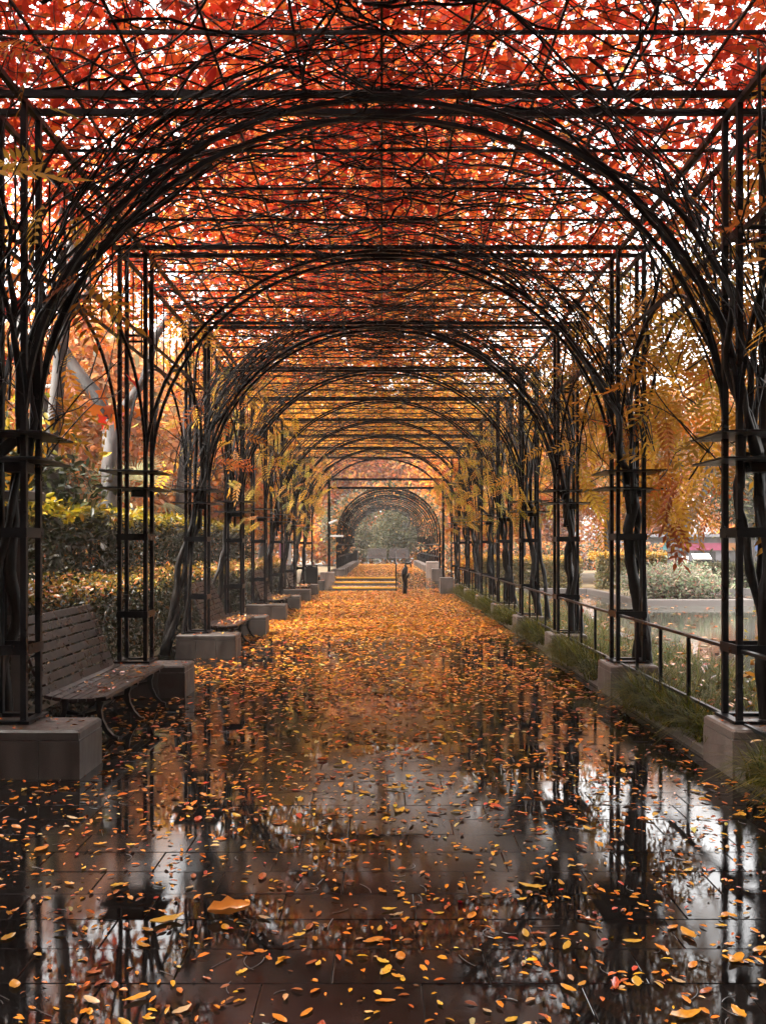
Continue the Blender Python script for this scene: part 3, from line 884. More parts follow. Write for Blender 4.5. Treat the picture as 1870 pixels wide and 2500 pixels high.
# ------------------------------------------------------------------ trees
def tree(label, base, pal, crown, n, ls, trunk=None, limbs=None, bark='grey_bark', tmpl=OVAL, clumps=60, name='tree', group=None, m='leaf', sub=.16):
    """crown: list of (cx,cy,cz,rx,ry,rz) in world space; trunk, limbs: lists of (points, radii)"""
    t = thing(name, label, 'tree', base, 0, group)
    b = Vector(base); o = np.array(base)
    if trunk is None: trunk = [([(0, 0, 0), (.1, .1, 1.5), (.05, 0, 3.0), (.1, .1, 4.5)], [.24, .18, .15, .1])]
    for pts, rad in trunk: MB().tube([Vector(p) for p in pts], rad, 10).build('trunk', M[bark], t, True)
    for pts, rad in (limbs or []): MB().tube([Vector(p) for p in pts], rad, 8).build('branch', M[bark], t, True)
    if limbs is None:
        top = Vector(trunk[0][0][-1])
        for c in crown:
            for j in range(5):
                e = Vector((c[0] + random.uniform(-.7, .7) * c[3], c[1] + random.uniform(-.7, .7) * c[4], c[2] + random.uniform(-.3, .6) * c[5])) - b
                md = top.lerp(e, .5) + Vector((random.gauss(0, .2), random.gauss(0, .2), random.uniform(-.1, .5)))
                MB().tube([top - Vector((0, 0, random.uniform(.2, 1.2))), md, e], [.07, .045, .015], 6).build('branch', M[bark], t, True)
    Ps, Cs = [], []
    vol = np.array([c[3] * c[4] * c[5] for c in crown]); cnt = (n * vol / vol.sum()).astype(int)
    for c, kk in zip(crown, cnt):
        r = np.array(c[3:6])
        cc = unit(rng.standard_normal((clumps, 3))) * (rng.uniform(.05, 1.0, (clumps, 1)) ** .5) * r + np.array(c[:3])
        idx = rng.integers(0, clumps, kk)
        Ps.append(cc[idx] + rng.normal(0, 1, (kk, 3)) * sub * r * np.array([1, 1, 1.1]))
        Cs.append(palette(pal, kk) * (1 + .22 * rng.standard_normal(clumps)[idx][:, None]).clip(.55, 1.5))
    P = np.concatenate(Ps); C = np.concatenate(Cs).clip(0, .9).astype(np.float32)
    P[:, 2] = np.maximum(P[:, 2], o[2] + .3)
    k = len(P)
    o2 = cloud('crown', t, P - o, rand_normals(k, .5, .9), rng.uniform(.7, 1.3, k) * ls, tmpl, C, M[m], kind='stuff')
    return t

# pale plane trees on the left whose crowns spread over the pergola
T1 = tree('pale barked plane tree standing close behind the nearest left arch', (-5.55, 15.6, 0), REDOR, [(-.4, 14.0, 8.6, 4.6, 4.2, 2.0), (-5.0, 15.5, 7.0, 1.7, 2.2, 1.3), (-.2, 14.2, 7.0, 4.6, 4.0, .9)], 14500, .165,
     [([(0, 0, 0), (.05, 0, 1.6), (-.02, .05, 3.2), (.18, 0, 5.0), (.35, 0, 6.8)], [.15, .13, .12, .115, .10])],
     [([(.06, .02, 3.6), (-.45, .3, 4.6), (-.9, .4, 6.4)], [.10, .08, .05]), ([(.3, 0, 6.4), (1.4, .2, 7.6), (3, .5, 8.6)], [.09, .07, .03]), ([(.2, 0, 5.4), (.6, -1.2, 6.8), (1.4, -2.4, 8.2)], [.08, .06, .03])], 'pale_bark', MAPLE)
T2 = tree('pale forked plane tree with a crooked Y shaped trunk over the hedge', (-5.85, 20.0, 0), ORANGE + REDOR, [(-.4, 20.5, 9.0, 4.8, 4.2, 2.2), (-6.6, 20, 8.0, 2.6, 2.6, 1.8)], 9000, .25,
     [([(.02, 0, 0), (.0, 0, 2.2), (.0, 0, 3.4), (.02, 0, 4.35)], [.21, .19, .18, .17])],
     [([(.02, 0, 4.2), (-.25, 0, 4.85), (-.75, .05, 5.45), (-1.12, .05, 6.05), (-.95, 0, 6.5), (-.45, 0, 7.1), (-.2, .1, 8.6)], [.155, .145, .13, .135, .12, .11, .06]),
      ([(.04, 0, 4.25), (.35, .05, 4.7), (.7, .1, 5.2), (.95, .2, 6.2), (2.0, .4, 8.0)], [.12, .105, .095, .08, .04])], 'pale_bark', MAPLE)
T3 = tree('plane tree with red leaves overhanging the near end of the pergola', (-6.6, 6.0, 0), RED, [(-.6, 6.8, 8.6, 5.4, 5.6, 1.9), (-5.2, 7.5, 7.0, 2.6, 4.5, 2.0), (-.5, 8, 7.2, 5, 4.5, .9), (-4.3, 10, 6.5, 1.8, 3, 1.1)], 34000, .15,
     [([(0, 0, 0), (.1, 0, 3), (.3, .1, 6.2)], [.26, .21, .15])], None, 'pale_bark', MAPLE)
tree('plane tree with orange leaves overhanging the middle of the pergola', (-6.0, 27.5, 0), ORANGE, [(-.4, 28.5, 9.2, 5.0, 5.4, 2.3)], 8000, .27,
     [([(0, 0, 0), (.1, 0, 3), (.3, .1, 6.2)], [.24, .2, .14])], None, 'pale_bark', MAPLE)
tree('tall tree with dark red leaves behind the camera position', (5.4, 1.5, 0), RED, [(3.0, 5.2, 8.8, 3.6, 5.6, 1.8), (5.2, 7.2, 7.2, 2.3, 4.2, 1.8), (4.5, 9.8, 6.5, 1.7, 3, 1.1)], 30000, .15,
     [([(0, 0, 0), (-.1, 0, 3), (-.3, .1, 6.2)], [.24, .2, .14])], None, 'grey_bark', MAPLE)
for x, y_ in ((-9, -8), (-3, -10), (3, -10), (9, -8), (-10.5, -1), (-10, 5.5), (11, -3)):  # added out of view to block sky light from behind and beside
    tree('unseen tree added beside or behind the viewpoint to block light', (x, y_, 0), RED + OLIVE, [(x, y_, 7.5, 4.4, 3.8, 5.5), (x, y_, 2.2, 4.2, 3.0, 2.4)], 9000, .6, group='added light-blocking trees behind the viewpoint')
# big single leaves hanging from the near plane tree
big_leaf = [cloud_mesh('leaf', [(0, 0, 0)], [(0, 0, 1)], .34, MAPLE, palette(p, 1), M['leaf'], axis=[(1, 0, 0)]) for p in (REDOR, ORANGE, RED, ORANGE)]
pts = [(-3.55 - random.uniform(0, .9), 9.2 + random.uniform(-.7, .7), random.uniform(3.35, 4.5)) for j in range(26)] + [(-2.75 - random.uniform(0, .75), 10.5 + random.uniform(-.3, .5), random.uniform(3.05, 3.6)) for j in range(12)]
b = Vector(T1.location)
for p in pts: obj('leaf', random.choice(big_leaf), T1, Vector(p) - b, (random.gauss(0, .6), 1.2 + random.gauss(0, .5), random.uniform(0, 6.28)), random.uniform(.75, 1.2))

# background trees: left, behind, right
FL_H = (5.2, 5, 5.4, 5.6, 5.8, 6.2, 6.4, 6.6, 6.4, 6.0, 5.2)
far_l = [(-9.5, 27, PEACH), (-12.5, 21, PEACH), (-9.0, 35, PEACH + ORANGE), (-14, 30, PEACH), (-17, 40, PEACH), (-8.2, 43, ORANGE + PEACH), (-12.5, 47, PEACH), (-6.8, 52, ORANGE + PEACH), (-6.3, 39, ORANGE), (-11.3, 38, PEACH + ORANGE), (-15.5, 25, PEACH)]
FL_LAB = ('broad peach tree right behind the palm', 'peach tree behind the big dark shrub at the left', 'orange peach tree behind the palm, second row', 'hazy peach tree at the left between shrub and palm, middle row', 'farthest left hazy peach tree beyond the lamp post', 'orange tree rising behind the pink banner', 'hazy peach tree in the last row left of the pink banner', 'orange tree just left of the far portal', 'bright orange tree left of the portal behind the last bench', 'peach tree in the middle of the left mass, third row', 'peach tree far to the left behind the dark shrub')
for i, (x, y_, pal) in enumerate(far_l):
    hgt = FL_H[i]
    tree(FL_LAB[i], (x, y_, 0), pal, [(x + .3, y_, hgt + .6, 3.3, 3.2, 3.3), (x, y_ - .3, hgt - 2.4, 2.9, 2.8, 2.2)], 12000, .30, group='trees behind the left hedge')
far_r = [(6.8, 41, ORANGE + PEACH, 5.2), (10.5, 43.5, PEACH, 5.6), (14.0, 52, PEACH, 5.4), (21.5, 56, ORANGE + PEACH, 5.5), (7.8, 52, ORANGE, 5.6), (28, 60, PEACH, 5.5), (5.6, 47, ORANGE, 5.0), (18.0, 46.0, PEACH, 7.2)]
FR_LAB = ('orange tree on the bank behind the left end of the pond hedge', 'hazy peach tree directly behind the dark forked tree', 'peach tree on the far bank left of the white lectern', 'orange tree on the far bank in front of the shop', 'orange tree behind the pond hedge, second row', 'peach tree at the far right of the shop', 'orange tree nearest the ramp beyond the pond', 'tall peach tree rising over the dark evergreen')
for i, (x, y_, pal, hgt) in enumerate(far_r):
    tree(FR_LAB[i], (x, y_, 0), pal, [(x, y_, hgt + .4, 3.2, 3.0, 2.9)], 8500, .30, group='trees across the pond')
tree('dark forked tree standing on the far bank above the pale bushes', (10.4, 33.2, 0), PEACH + OLIVE[:2], [(10.8, 33.5, 5.6, 3.0, 2.6, 1.9), (9.0, 33.0, 4.4, 1.6, 1.6, 1.0)], 8000, .2,
     [([(0, 0, 0), (.0, 0, .7), (.03, 0, 1.4), (0, 0, 1.75)], [.33, .24, .22, .25])],
     [([(-.1, 0, 1.6), (-.22, 0, 2.4), (-.1, .1, 3.6), (-.5, .1, 5)], [.15, .13, .10, .05]), ([(.1, 0, 1.6), (.55, 0, 2.5), (1.15, .05, 3.6), (1.3, .1, 4.6), (1.7, .2, 6)], [.16, .13, .11, .09, .04]),
      ([(1.2, .05, 4.2), (2.2, .1, 4.75), (3.4, .1, 4.85)], [.06, .045, .02])], 'grey_bark')
tree('dark evergreen tree across the pond at the right', (15.6, 39.5, 0), OLIVE + DKGREEN, [(15.4, 39.5, 4.6, 3.0, 2.2, 2.2), (17.3, 40, 5.8, 2.6, 2.4, 2.6)], 12000, .2)
for i, x in enumerate((9.0, 5.6, 3.2)):
    pass
tree('grey green bushy tree behind the far benches', (1.9, 68.5, 0), OLIVE, [(.7, 68.5, 2.6, 1.5, 1.5, 1.9), (2.2, 69, 2.2, 1.4, 1.5, 1.6), (1.3, 68.6, 4.0, 1.3, 1.3, 1.2), (3.4, 69, 3.4, 1.2, 1.2, 1.4), (.2, 68.7, 1.2, 1.3, 1.2, .9)], 9000, .22, [([(0, 0, 0), (0, 0, 1.6), (.1, 0, 3)], [.2, .15, .1])])
tree('paler olive bushy tree left of the far benches', (-2.6, 71, 0), OLIVE + [(.26, .2, .12, 3)], [(-2.6, 71, 2.6, 1.7, 2.0, 2.1), (-1.0, 70.5, 2.3, 1.2, 1.5, 1.5), (-2.0, 71, 4.4, 1.5, 1.5, 1.2), (-3.9, 71, 3.2, 1.1, 1.2, 1.6)], 8500, .22, [([(0, 0, 0), (0, 0, 1.6), (.1, 0, 3)], [.18, .13, .1])])
EN = ((-3.6, 75, 10.5, 'nearest behind the paler olive tree'), (4.2, 74, 10.5, 'nearest, behind the grey green tree'), (-4.5, 80, 9, 'left of the path axis'), (2.0, 84, 9.5, 'straight behind the far benches'), (8, 76, 9, 'right of the far benches'), (-10, 78, 8.5, 'second left of the path axis'),
      (14, 82, 8, 'beyond the forked tree'), (-16, 64, 7, 'far left, behind the peach trees'), (-20, 76, 7, 'farthest left of the row'), (22, 78, 6.5, 'behind the shop roof, left'), (31, 76, 6.2, 'behind the shop roof, right'))
for x, y_, hgt, lb in EN:
    tree('orange tree closing the far end, ' + lb, (x, y_, 0), ORANGE + PEACH[1:2], [(x, y_, hgt, 4.9, 3.6, hgt * .55), (x, y_, 2.6, 4.4, 3.2, 2.6)], 12000, .45, group='trees closing the far end')

# bushes on the far bank
shrub('shrub', 'mound of pale feathery green and pink foliage at the pond edge', (9.35, 29.6, .52), (1.6, 1.25, .55), 11000, .11, [(.30, .34, .22, 3), (.42, .36, .26, 2), (.45, .22, .17, 1), (.20, .24, .13, 2)], clumps=60, stem=False, up=.9)
PALEH = [(.28, .24, .10, 3), (.40, .28, .10, 2), (.16, .15, .07, 2)]
for i, (x0, x1, ya, yb, zt, lab) in enumerate(((3.6, 7.6, 35.4, 37.2, 1.1, 'yellow topped hedge across the pond, left of the pale mound'), (8.2, 11.0, 35.4, 37.0, 1.25, 'yellow topped hedge across the pond behind the forked tree'),
                                        (12.0, 17.5, 35.4, 37.2, .85, 'low green hedge across the pond at the right edge'))):
    hh = thing('hedge', lab, 'hedge', ((x0 + x1) / 2, ya, 0))
    o = np.array(hh.location); n = 5200
    P = np.stack([rng.uniform(x0, x1, n), rng.uniform(ya, yb, n), zt + rng.normal(0, .06, n)], 1)
    cloud('young_shoots', hh, P - o, rand_normals(n, .8, .8), rng.uniform(.08, .15, n), OVAL, palette(GOLD + [(.6, .42, .16, 5)] if i < 2 else OLIVE, n), M['leaf'], kind='stuff')
    n = 7000
    P = np.stack([rng.uniform(x0, x1, n), ya + np.abs(rng.normal(0, .15, n)), rng.uniform(0, zt, n)], 1)
    cloud('foliage', hh, P - o, rand_normals(n, .4, .9), rng.uniform(.08, .15, n), OVAL, palette(PALEH if i < 2 else OLIVE, n), M['leaf'], kind='stuff')
for x0, x1, yy, zt, lab in ((-24, -5.2, 57, 2.6, 'dusky hedge far behind the trees at the left'), (4.2, 19, 63, 1.7, 'dusky hedge far behind the pond left of the shop')):
    hh = thing('hedge', lab, 'hedge', ((x0 + x1) / 2, yy, 0)); n = 9000
    P = np.stack([rng.uniform(x0, x1, n), yy + rng.normal(0, .25, n), rng.uniform(0, zt, n) * rng.uniform(.9, 1.1, n)], 1)
    cloud('foliage', hh, P - np.array(hh.location), rand_normals(n, .4, .9), rng.uniform(.16, .3, n), OVAL, palette(OLIVE + PEACH[:2], n), M['leaf'], kind='stuff')
shrub('shrub', 'small bush with deep orange leaves beyond the ramp', (3.6, 36.5, .65), (.8, .8, .7), 3500, .12, GOLD + ORANGE, clumps=30)
shrub('shrub', 'young bush with a few golden leaves in the grass bed by the near right pillar', (3.75, 8.6, .42), (.42, .9, .34), 260, .15, GOLD, clumps=14)

# ------------------------------------------------------------------ grass along the railing
def grass(n_cl, xf, yf, blades, L, pal, z0, bias=0.0):
    Vs, Fs, Cs = [], [], []
    cx = xf(n_cl); cy = yf(n_cl)
    n = n_cl * blades
    X = np.repeat(cx, blades) + rng.normal(0, .05, n); Yv = np.repeat(cy, blades) + rng.normal(0, .05, n)
    az = rng.uniform(0, 2 * PI, n); ln = rng.uniform(.6, 1.15, n) * L * np.repeat(rng.uniform(.75, 1.2, n_cl), blades)
    az = np.where(rng.random(n) < bias, PI + rng.normal(0, .8, n), az); lean = rng.uniform(.35, 1.15, n)
    dx, dy = np.cos(az), np.sin(az); w = rng.uniform(.006, .0095, n)
    pts = []
    for t in (0, .38, .72, 1.0):
        r = ln * lean * (t ** 1.5); hgt = ln * (t * (1.05 - .25 * lean) - .62 * lean * t ** 2.6)
        pts.append((X + dx * r, Yv + dy * r, z0 + np.maximum(hgt, -.06 - .0 * r), w * (1 - .85 * t)))
    V = np.zeros((n, 8, 3), np.float32)
    for i, (px, py, pz, pw) in enumerate(pts):
        V[:, 2 * i] = np.stack([px - dy * pw, py + dx * pw, pz], 1); V[:, 2 * i + 1] = np.stack([px + dy * pw, py - dx * pw, pz], 1)
    f = np.array([(0, 1, 3), (0, 3, 2), (2, 3, 5), (2, 5, 4), (4, 5, 7), (4, 7, 6)], np.int32)
    F = f[None] + (np.arange(n, dtype=np.int32) * 8)[:, None, None]
    C = np.repeat(palette(pal, n, .2), 8, axis=0)
    return V.reshape(-1, 3), F.reshape(-1, 3), C
GR = [(.085, .080, .004, 3), (.15, .125, .007, 2), (.035, .038, .004, 3), (.22, .15, .02, .6)]
GRP = [(.17, .175, .05, 3), (.26, .24, .09, 2), (.09, .10, .025, 2), (.34, .26, .10, 1)]
def not_plinth(y_):
    for k in range(9):
        a = YP + S * k - .38
        y_ = np.where((y_ > a) & (y_ < a + 1.25), a - (y_ - a) * .9, y_)
    return y_
V1, F1, C1 = grass(330, lambda n: rng.uniform(2.52, 2.76, n), lambda n: not_plinth(rng.uniform(5.4, 31, n)), 75, .46, GR, .07, .45)
V2, F2, C2 = grass(420, lambda n: rng.uniform(2.8, 4.2, n), lambda n: rng.uniform(4, 33, n), 48, .46, GRP, .05)
me = raw_mesh('grass', np.concatenate([V1, V2]), np.concatenate([F1, F2 + len(V1)]), np.concatenate([C1, C2]), M['blade'])
g_ = obj('grass', me); tag(g_, 'arching tufts of border grass spilling over the kerb under the railing', 'grass', kind='stuff')

# ------------------------------------------------------------------ notice board, bins, post, handrail, lamps
nb = thing('notice_board', 'dark framed notice board with a glass front at the left edge', 'notice board', (-3.77, 8.25, 0))
for x in (-.55, .55): MB().cbox(x - .05, x + .05, -.05, .05, 0, 2.05, .006).build('post', M['brown'], nb)
MB().box(-.50, .50, -.035, -.002, .95, 1.03).build('frame', M['brown'], nb); MB().box(-.50, .50, -.035, -.002, 1.9, 2.0).build('frame', M['brown'], nb)
MB().box(-.5, .5, .0, .03, .95, 2.0).build('back_board', M['paper'], nb)
MB().cbox(-.72, .72, -.22, .2, 2.05, 2.13, .012).build('roof', M['brown'], nb)
gm, gn, gl, gb = mat('notice_glass'); gb.inputs['Base Color'].default_value = (.015, .015, .017, 1); gb.inputs['Roughness'].default_value = .04; gb.inputs['IOR'].default_value = 1.5
MB().box(-.5, .5, -.03, -.022, 1.03, 1.9).build('glass', gm, nb)

def bin_(loc, label, sc=1.0):
    t = thing('litter_bin', label, 'bin', loc, 0, 'litter bins'); t.scale = (sc,) * 3
    MB().cbox(-.21, .21, -.19, .19, .16, .86, .012).build('body', M['iron'], t)
    m = MB(); ring(m, .20, .86, .90, .03); m.build('rim', M['iron'], t)
    MB().cbox(-.225, .225, -.205, .205, .93, .96, .01).build('lid', M['iron'], t)
    for x in (-.18, .18): MB().box(x - .015, x + .015, -.15, .15, .9, .93).build('bracket', M['iron'], t)
    MB().box(-.12, .12, -.12, .12, 0, .16).build('foot', M['iron'], t)
    return t
bin_((-2.48, 33.0, 0), 'black square litter bin beside the farthest left bench')
bin_((-1.72, 58.0, UZ), 'black litter bin on the upper path near the far benches')

pt = thing('path_post', 'dark knobbly post with a side stub and forked top standing in the path', 'post', (.80, 31.7, 0))
MB().tube([(-.01, 0, 0), (-.01, 0, .18), (-.005, 0, .42), (-.03, 0, .62), (-.02, 0, .76), (.02, 0, .88), (.05, 0, .93)], [.082, .078, .082, .098, .105, .085, .05], 10).build('shaft', M['iron'], pt, True)
MB().tube([(.02, 0, .52), (.09, 0, .60), (.13, 0, .68), (.14, 0, .72)], [.05, .045, .03, .015], 8).build('side_stub', M['iron'], pt, True)
MB().tube([(.03, 0, .90), (.0, 0, .99), (.03, 0, 1.03)], [.05, .04, .035], 8).build('neck', M['iron'], pt, True)
MB().tube([(-.09, 0, 1.09), (-.02, 0, 1.06), (.08, 0, 1.03), (.17, 0, 1.06), (.22, 0, 1.10)], [.012, .028, .034, .03, .014], 8).build('fork', M['iron'], pt, True)
MB().tube([(.15, 0, 1.05), (.19, 0, .99), (.20, 0, .90)], [.028, .024, .012], 8).build('fork', M['iron'], pt, True)

hr = thing('handrail', 'black metal handrail between the steps and the ramp', 'handrail', (.52, 33.6, 0))
MB().tube([(0, .1, 0), (0, .1, 1.0)], .022, 6).build('post', M['metal'], hr)
MB().tube([(.03, 3.2, .42), (.03, 3.2, 1.38)], .022, 6).build('post', M['metal'], hr)
MB().tube([(.0, -.02, .93), (0, .1, 1.0), (.03, 3.2, 1.40), (.03, 3.5, 1.40)], .022, 6).build('rail', M['metal'], hr)
MB().tube([(.0, .1, .5), (.03, 3.2, .9)], .014, 6).build('rail', M['metal'], hr)
for i, (x, z, w, yy) in enumerate(((-1.88, 2.58, .17, 36.0), (-1.74, 2.02, .26, 36.05))):
    t = thing('floodlight', ('small white spotlight high on the portal post', 'white strip light below the spotlight on the portal post')[i], 'light', (x, yy, z), 0, 'white lights on the portal')
    MB().cbox(-w, w, -.05, .05, -.035, .035, .01).build('housing', M['white'], t).rotation_euler = (0, (-.35, 0)[i], 0)
    MB().tube([(0, 0, 0), (0, .1, -.02), (-.1, .2, -.05)], .015, 6).build('bracket', M['metal'], t)

# ------------------------------------------------------------------ second pergola, on the upper path
pg2 = thing('pergola', 'second smaller pergola with close set arches on the upper path', 'pergola', (.27, 37.4, UZ))
pts = [(2.06 * math.cos(i / 24 * PI), 0, 1.7 + 1.85 * math.sin(i / 24 * PI)) for i in range(25)]
a2 = MB().tube(pts, .03, 5).mesh('arch', M['metal'])
p2 = MB().box(-.04, .04, -.04, .04, .3, 1.72).mesh('post', M['metal'])
NF = 14
for j in range(NF):
    yy = j * 1.75
    obj('arch', a2, pg2, (0, yy, 0))
    for x in (-2.06, 2.06): obj('post', p2, pg2, (x, yy, 0))
for j in range(9):
    t = (j + 1) / 10 * PI
    MB().box(-.009, .009, 0, (NF - 1) * 1.75, -.009, .009).build('purlin', M['metal'], pg2, loc=(2.08 * math.cos(t), 0, 1.7 + 1.88 * math.sin(t)))
for x in (-2.06, 2.06):
    for z in (.75, 1.25): MB().box(x - .02, x + .02, .041, (NF - 1) * 1.75 - .041, z, z + .06).build('side_rail', M['metal'], pg2)
for (yy, z) in ((-1.4, 3.42), (-1.0, 3.78)): MB().box(-2.27, 2.07, yy, yy + .08, z, z + .09).build('portal_beam', M['metal'], pg2)
for x in (-2.32, 2.12): MB().box(x - .05, x + .05, -1.25, -1.14, -.2, 3.95).build('portal_post', M['metal'], pg2)
for j in range(NF - 1):
    for s in (-1, 1):
        x = .27 + s * 1.98
        plinth(x - .25, x + .25, 37.25 + j * 1.75, 37.7 + j * 1.75, UZ + .3, 'small stone plinth under the %s side of the second pergola' % ('left' if s < 0 else 'right'), 'small plinths of the second pergola, ' + ('left' if s < 0 else 'right'), 0, g='lit_granite')
n = 4200                                                     # climbing plant on it
tt = rng.uniform(-.12, 1.12, n) * PI
P = np.stack([(2.12 + rng.gamma(2, .07, n)) * np.cos(tt) + .27, rng.uniform(36.9, 60.5, n), 2.12 + (1.9 + rng.gamma(2, .08, n)) * np.sin(tt)], 1)
v2 = thing('vine', 'thin dusky vine covering the second pergola', 'vine', (-1.9, 37.6, UZ))
o = np.array(v2.location)
cloud('foliage', v2, P - o, rand_normals(n, .5, .9), rng.uniform(.14, .24, n), OVAL, palette(OLIVE + [(.46, .22, .09, 4), (.62, .22, .05, 4)], n), M['leaf'], kind='stuff')
tw = MB()
for j in range(130):
    t0 = random.uniform(0, 1); y_ = random.uniform(37, 60); pts = []
    for i in range(10):
        pts.append(Vector((.27 + 2.1 * math.cos(t0 * PI), y_, 2.12 + 1.9 * math.sin(t0 * PI))) - Vector(o)); t0 += .05; y_ += random.gauss(0, .12)
        if t0 > 1: break
    if len(pts) > 2: tw.tube(pts, .012, 3, cap=False)
tw.build('stems', M['bark'], v2)['kind'] = 'stuff'

# ------------------------------------------------------------------ far details left and right
bn = thing('banner', 'pink and white upright panel beyond the left hedge', 'banner', (-4.55, 44, 0))
MB().box(-.30, .08, -.02, .02, .75, 1.75).build('panel', M['pink'], bn); MB().box(.085, .26, -.02, .02, .75, 1.75).build('panel', M['white'], bn)
for x in (-.28, .24): MB().box(x - .02, x + .02, .021, .06, 0, 1.8).build('leg', M['metal'], bn)
shop = thing('shop', 'low grey shop with a magenta sign band far across the pond', 'shop', (25.5, 70, 0))
MB().box(-7, 7, 0, 4, -.02, 2.3).build('wall', M['render'], shop)
MB().box(-7.3, 7.3, -.6, 4.3, 2.31, 2.5).build('roof', M['render'], shop)
for i, (a, b_, mm) in enumerate(((-4.6, -3.0, 'teal'), (-2.9, .4, 'magenta'), (.5, 1.8, 'orange'), (1.9, 3.4, 'blue'), (3.5, 6, 'magenta'))):
    MB().box(a, b_, -.18, -.01, 1.3, 1.85).build('sign', M[mm], shop)
for i in range(6):
    w_ = MB().box(-6.2 + i * 2.1, -4.6 + i * 2.1, -.05, -.005, .25, 1.2).build('window', M['metal'], shop)
    MB().box(-6.1 + i * 2.1, -4.7 + i * 2.1, -.06, -.051, .3, 1.15).build('pane', gm, w_)
lf = thing('low_fence', 'low dark fence in front of the shop across the pond', 'fence', (16.5, 46, 0))
for z in (.5, .85): MB().box(-2.6, 2.6, -.02, .02, z, z + .05).build('rail', M['metal'], lf)
for j in range(9): MB().box(-2.6 + j * .65 - .025, -2.6 + j * .65 + .025, .021, .06, 0, .95).build('post', M['metal'], lf)
ls_ = thing('information_lectern', 'slanted white information panel on dark legs across the pond', 'sign', (13.75, 40, 0))
MB().box(-.38, .38, -.02, .02, -.22, .22).build('panel', M['white'], ls_).matrix_local = Matrix.Translation((0, 0, 1.18)) @ Matrix.Rotation(math.radians(-58), 4, 'X')
for x in (-.2, .2): MB().box(x - .04, x + .04, .0, .05, 0, 1.12).build('leg', M['metal'], ls_)
ws = thing('white_sign', 'small white standing sign left of the slanted panel across the pond', 'sign', (13.05, 40, 0))
MB().cbox(-.14, .14, -.03, .03, .45, 1.2, .02).build('panel', M['white'], ws); MB().box(-.03, .03, -.02, .02, 0, .45).build('leg', M['metal'], ws)
lp = thing('lamp_post', 'slim pale lamp post rising behind the left shrub', 'lamp post', (-9.3, 24, 0))
MB().tube([(0, 0, 0), (0, 0, 5.0), (.1, 0, 5.3), (.45, 0, 5.75)], [.07, .05, .045, .04], 8).build('pole', M['white'], lp, True)
MB().cbox(.4, .8, -.09, .09, 5.72, 5.8, .02).build('lamp_head', M['white'], lp)

# ------------------------------------------------------------------ haze
hm = bpy.data.materials.new('haze_air'); hm.use_nodes = True
hn, hl = hm.node_tree.nodes, hm.node_tree.links
hn.clear()
ho = hn.new('ShaderNodeOutputMaterial'); hv_ = hn.new('ShaderNodeVolumePrincipled')
hv_.inputs['Color'].default_value = (.96, .93, .90, 1); hv_.inputs['Density'].default_value = .0006; hv_.inputs['Anisotropy'].default_value = 0.0
hl.new(hv_.outputs['Volume'], ho.inputs['Volume'])
hz = MB().box(-150, 150, -70, 160, -1.6, 18.5).build('haze', hm); tag(hz, 'thin pale autumn haze filling the park', 'haze', kind='stuff')

# ------------------------------------------------------------------ fallen leaves
def ground_z(x, y_):
    z = np.full(len(x), .004)
    z = np.where((y_ > 33.7) & (x < .58), .146, z); z = np.where((y_ > 35.0) & (x < .58), .286, z); z = np.where((y_ > 36.0) & (x < .58), UZ + .004, z)
    rz = np.clip((y_ - 32.2) / 9.29, 0, 1) * (UZ - .008) + .008
    return np.where((x >= .58) & (y_ > 32.2), rz, z)
def curl_leaf(L, W, bend, cup, seed, lob=0.0):
    r = random.Random(seed); V, F = [], []
    nu, nv = 7, 5
    for i in range(nu):
        t = i / (nu - 1); half = W * math.sin(PI * min(1, max(0, t * .94 + .03))) ** .75 * (1 - .25 * t) + .0008
        if lob: half *= 1 + lob * math.sin(t * 15)
        a = bend * (t - .5); xx = L * (t - .5)
        for j in range(nv):
            u = j / (nv - 1) * 2 - 1
            V.append((xx, half * u * math.cos(cup * u), .004 + L * .5 * bend * (t - .5) ** 2 * 2 + half * cup * u * u * .8 + r.uniform(0, .006) * L * 8))
    for i in range(nu - 1):
        for j in range(nv - 1):
            q = i * nv + j
            F += [(q, q + 1, q + nv + 1), (q, q + nv + 1, q + nv)]
    return np.array(V, np.float32), np.array(F, np.int32)
kinds = []
for seed in range(10):
    kinds.append(curl_leaf(1, random.uniform(.15, .30), random.uniform(.0, .55), random.uniform(.0, .7), seed, lob=(0, 0, .12, .25)[seed % 4]))
cols_named = [('yellow', (.60, .33, .03)), ('orange', (.60, .20, .016)), ('amber', (.58, .25, .02)), ('russet', (.34, .085, .02)), ('pale tan', (.52, .34, .17)), ('rust red', (.42, .06, .018))]
fl_mesh = []
for ci, (cn, c) in enumerate(cols_named):
    for ki in range(5):
        V, F = kinds[(ci * 3 + ki * 2) % 10]
        C = np.tile(np.array([c], np.float32) * ALB * random.uniform(.8, 1.15), (len(V), 1))
        me = raw_mesh('fallen_leaf', V, F, C.astype(np.float32), M['litter'])
        me.polygons.foreach_set('use_smooth', [True] * len(me.polygons))
        fl_mesh.append((cn, me))
# nearest ones singly
n_single = 290
placed = 0; xs, ys = [], []
single_pts = []
while placed < n_single:
    y_ = 3.1 + 3.3 * random.random() ** 1.0; x = random.uniform(-.43, .43) * y_
    if x < -2.4 or x > 2.45: continue
    single_pts.append((x, y_)); placed += 1
for (x, y_) in single_pts:
    r = random.random()
    ci = 0 if r < .24 else 1 if r < .52 else 2 if r < .78 else 3 if r < .88 else 4 if r < .95 else 5
    cn, me = fl_mesh[ci * 5 + random.randrange(5)]
    L = min(.15, max(.03, random.lognormvariate(math.log(.054), .38)))
    o = obj('fallen_leaf', me, None, (x, y_, .002), (random.gauss(0, .03), random.gauss(0, .03), random.uniform(0, 6.28)), L)
    tag(o, '%s leaf lying on the wet paving in the foreground' % cn, 'leaf', '%s fallen leaves on the near paving' % cn)
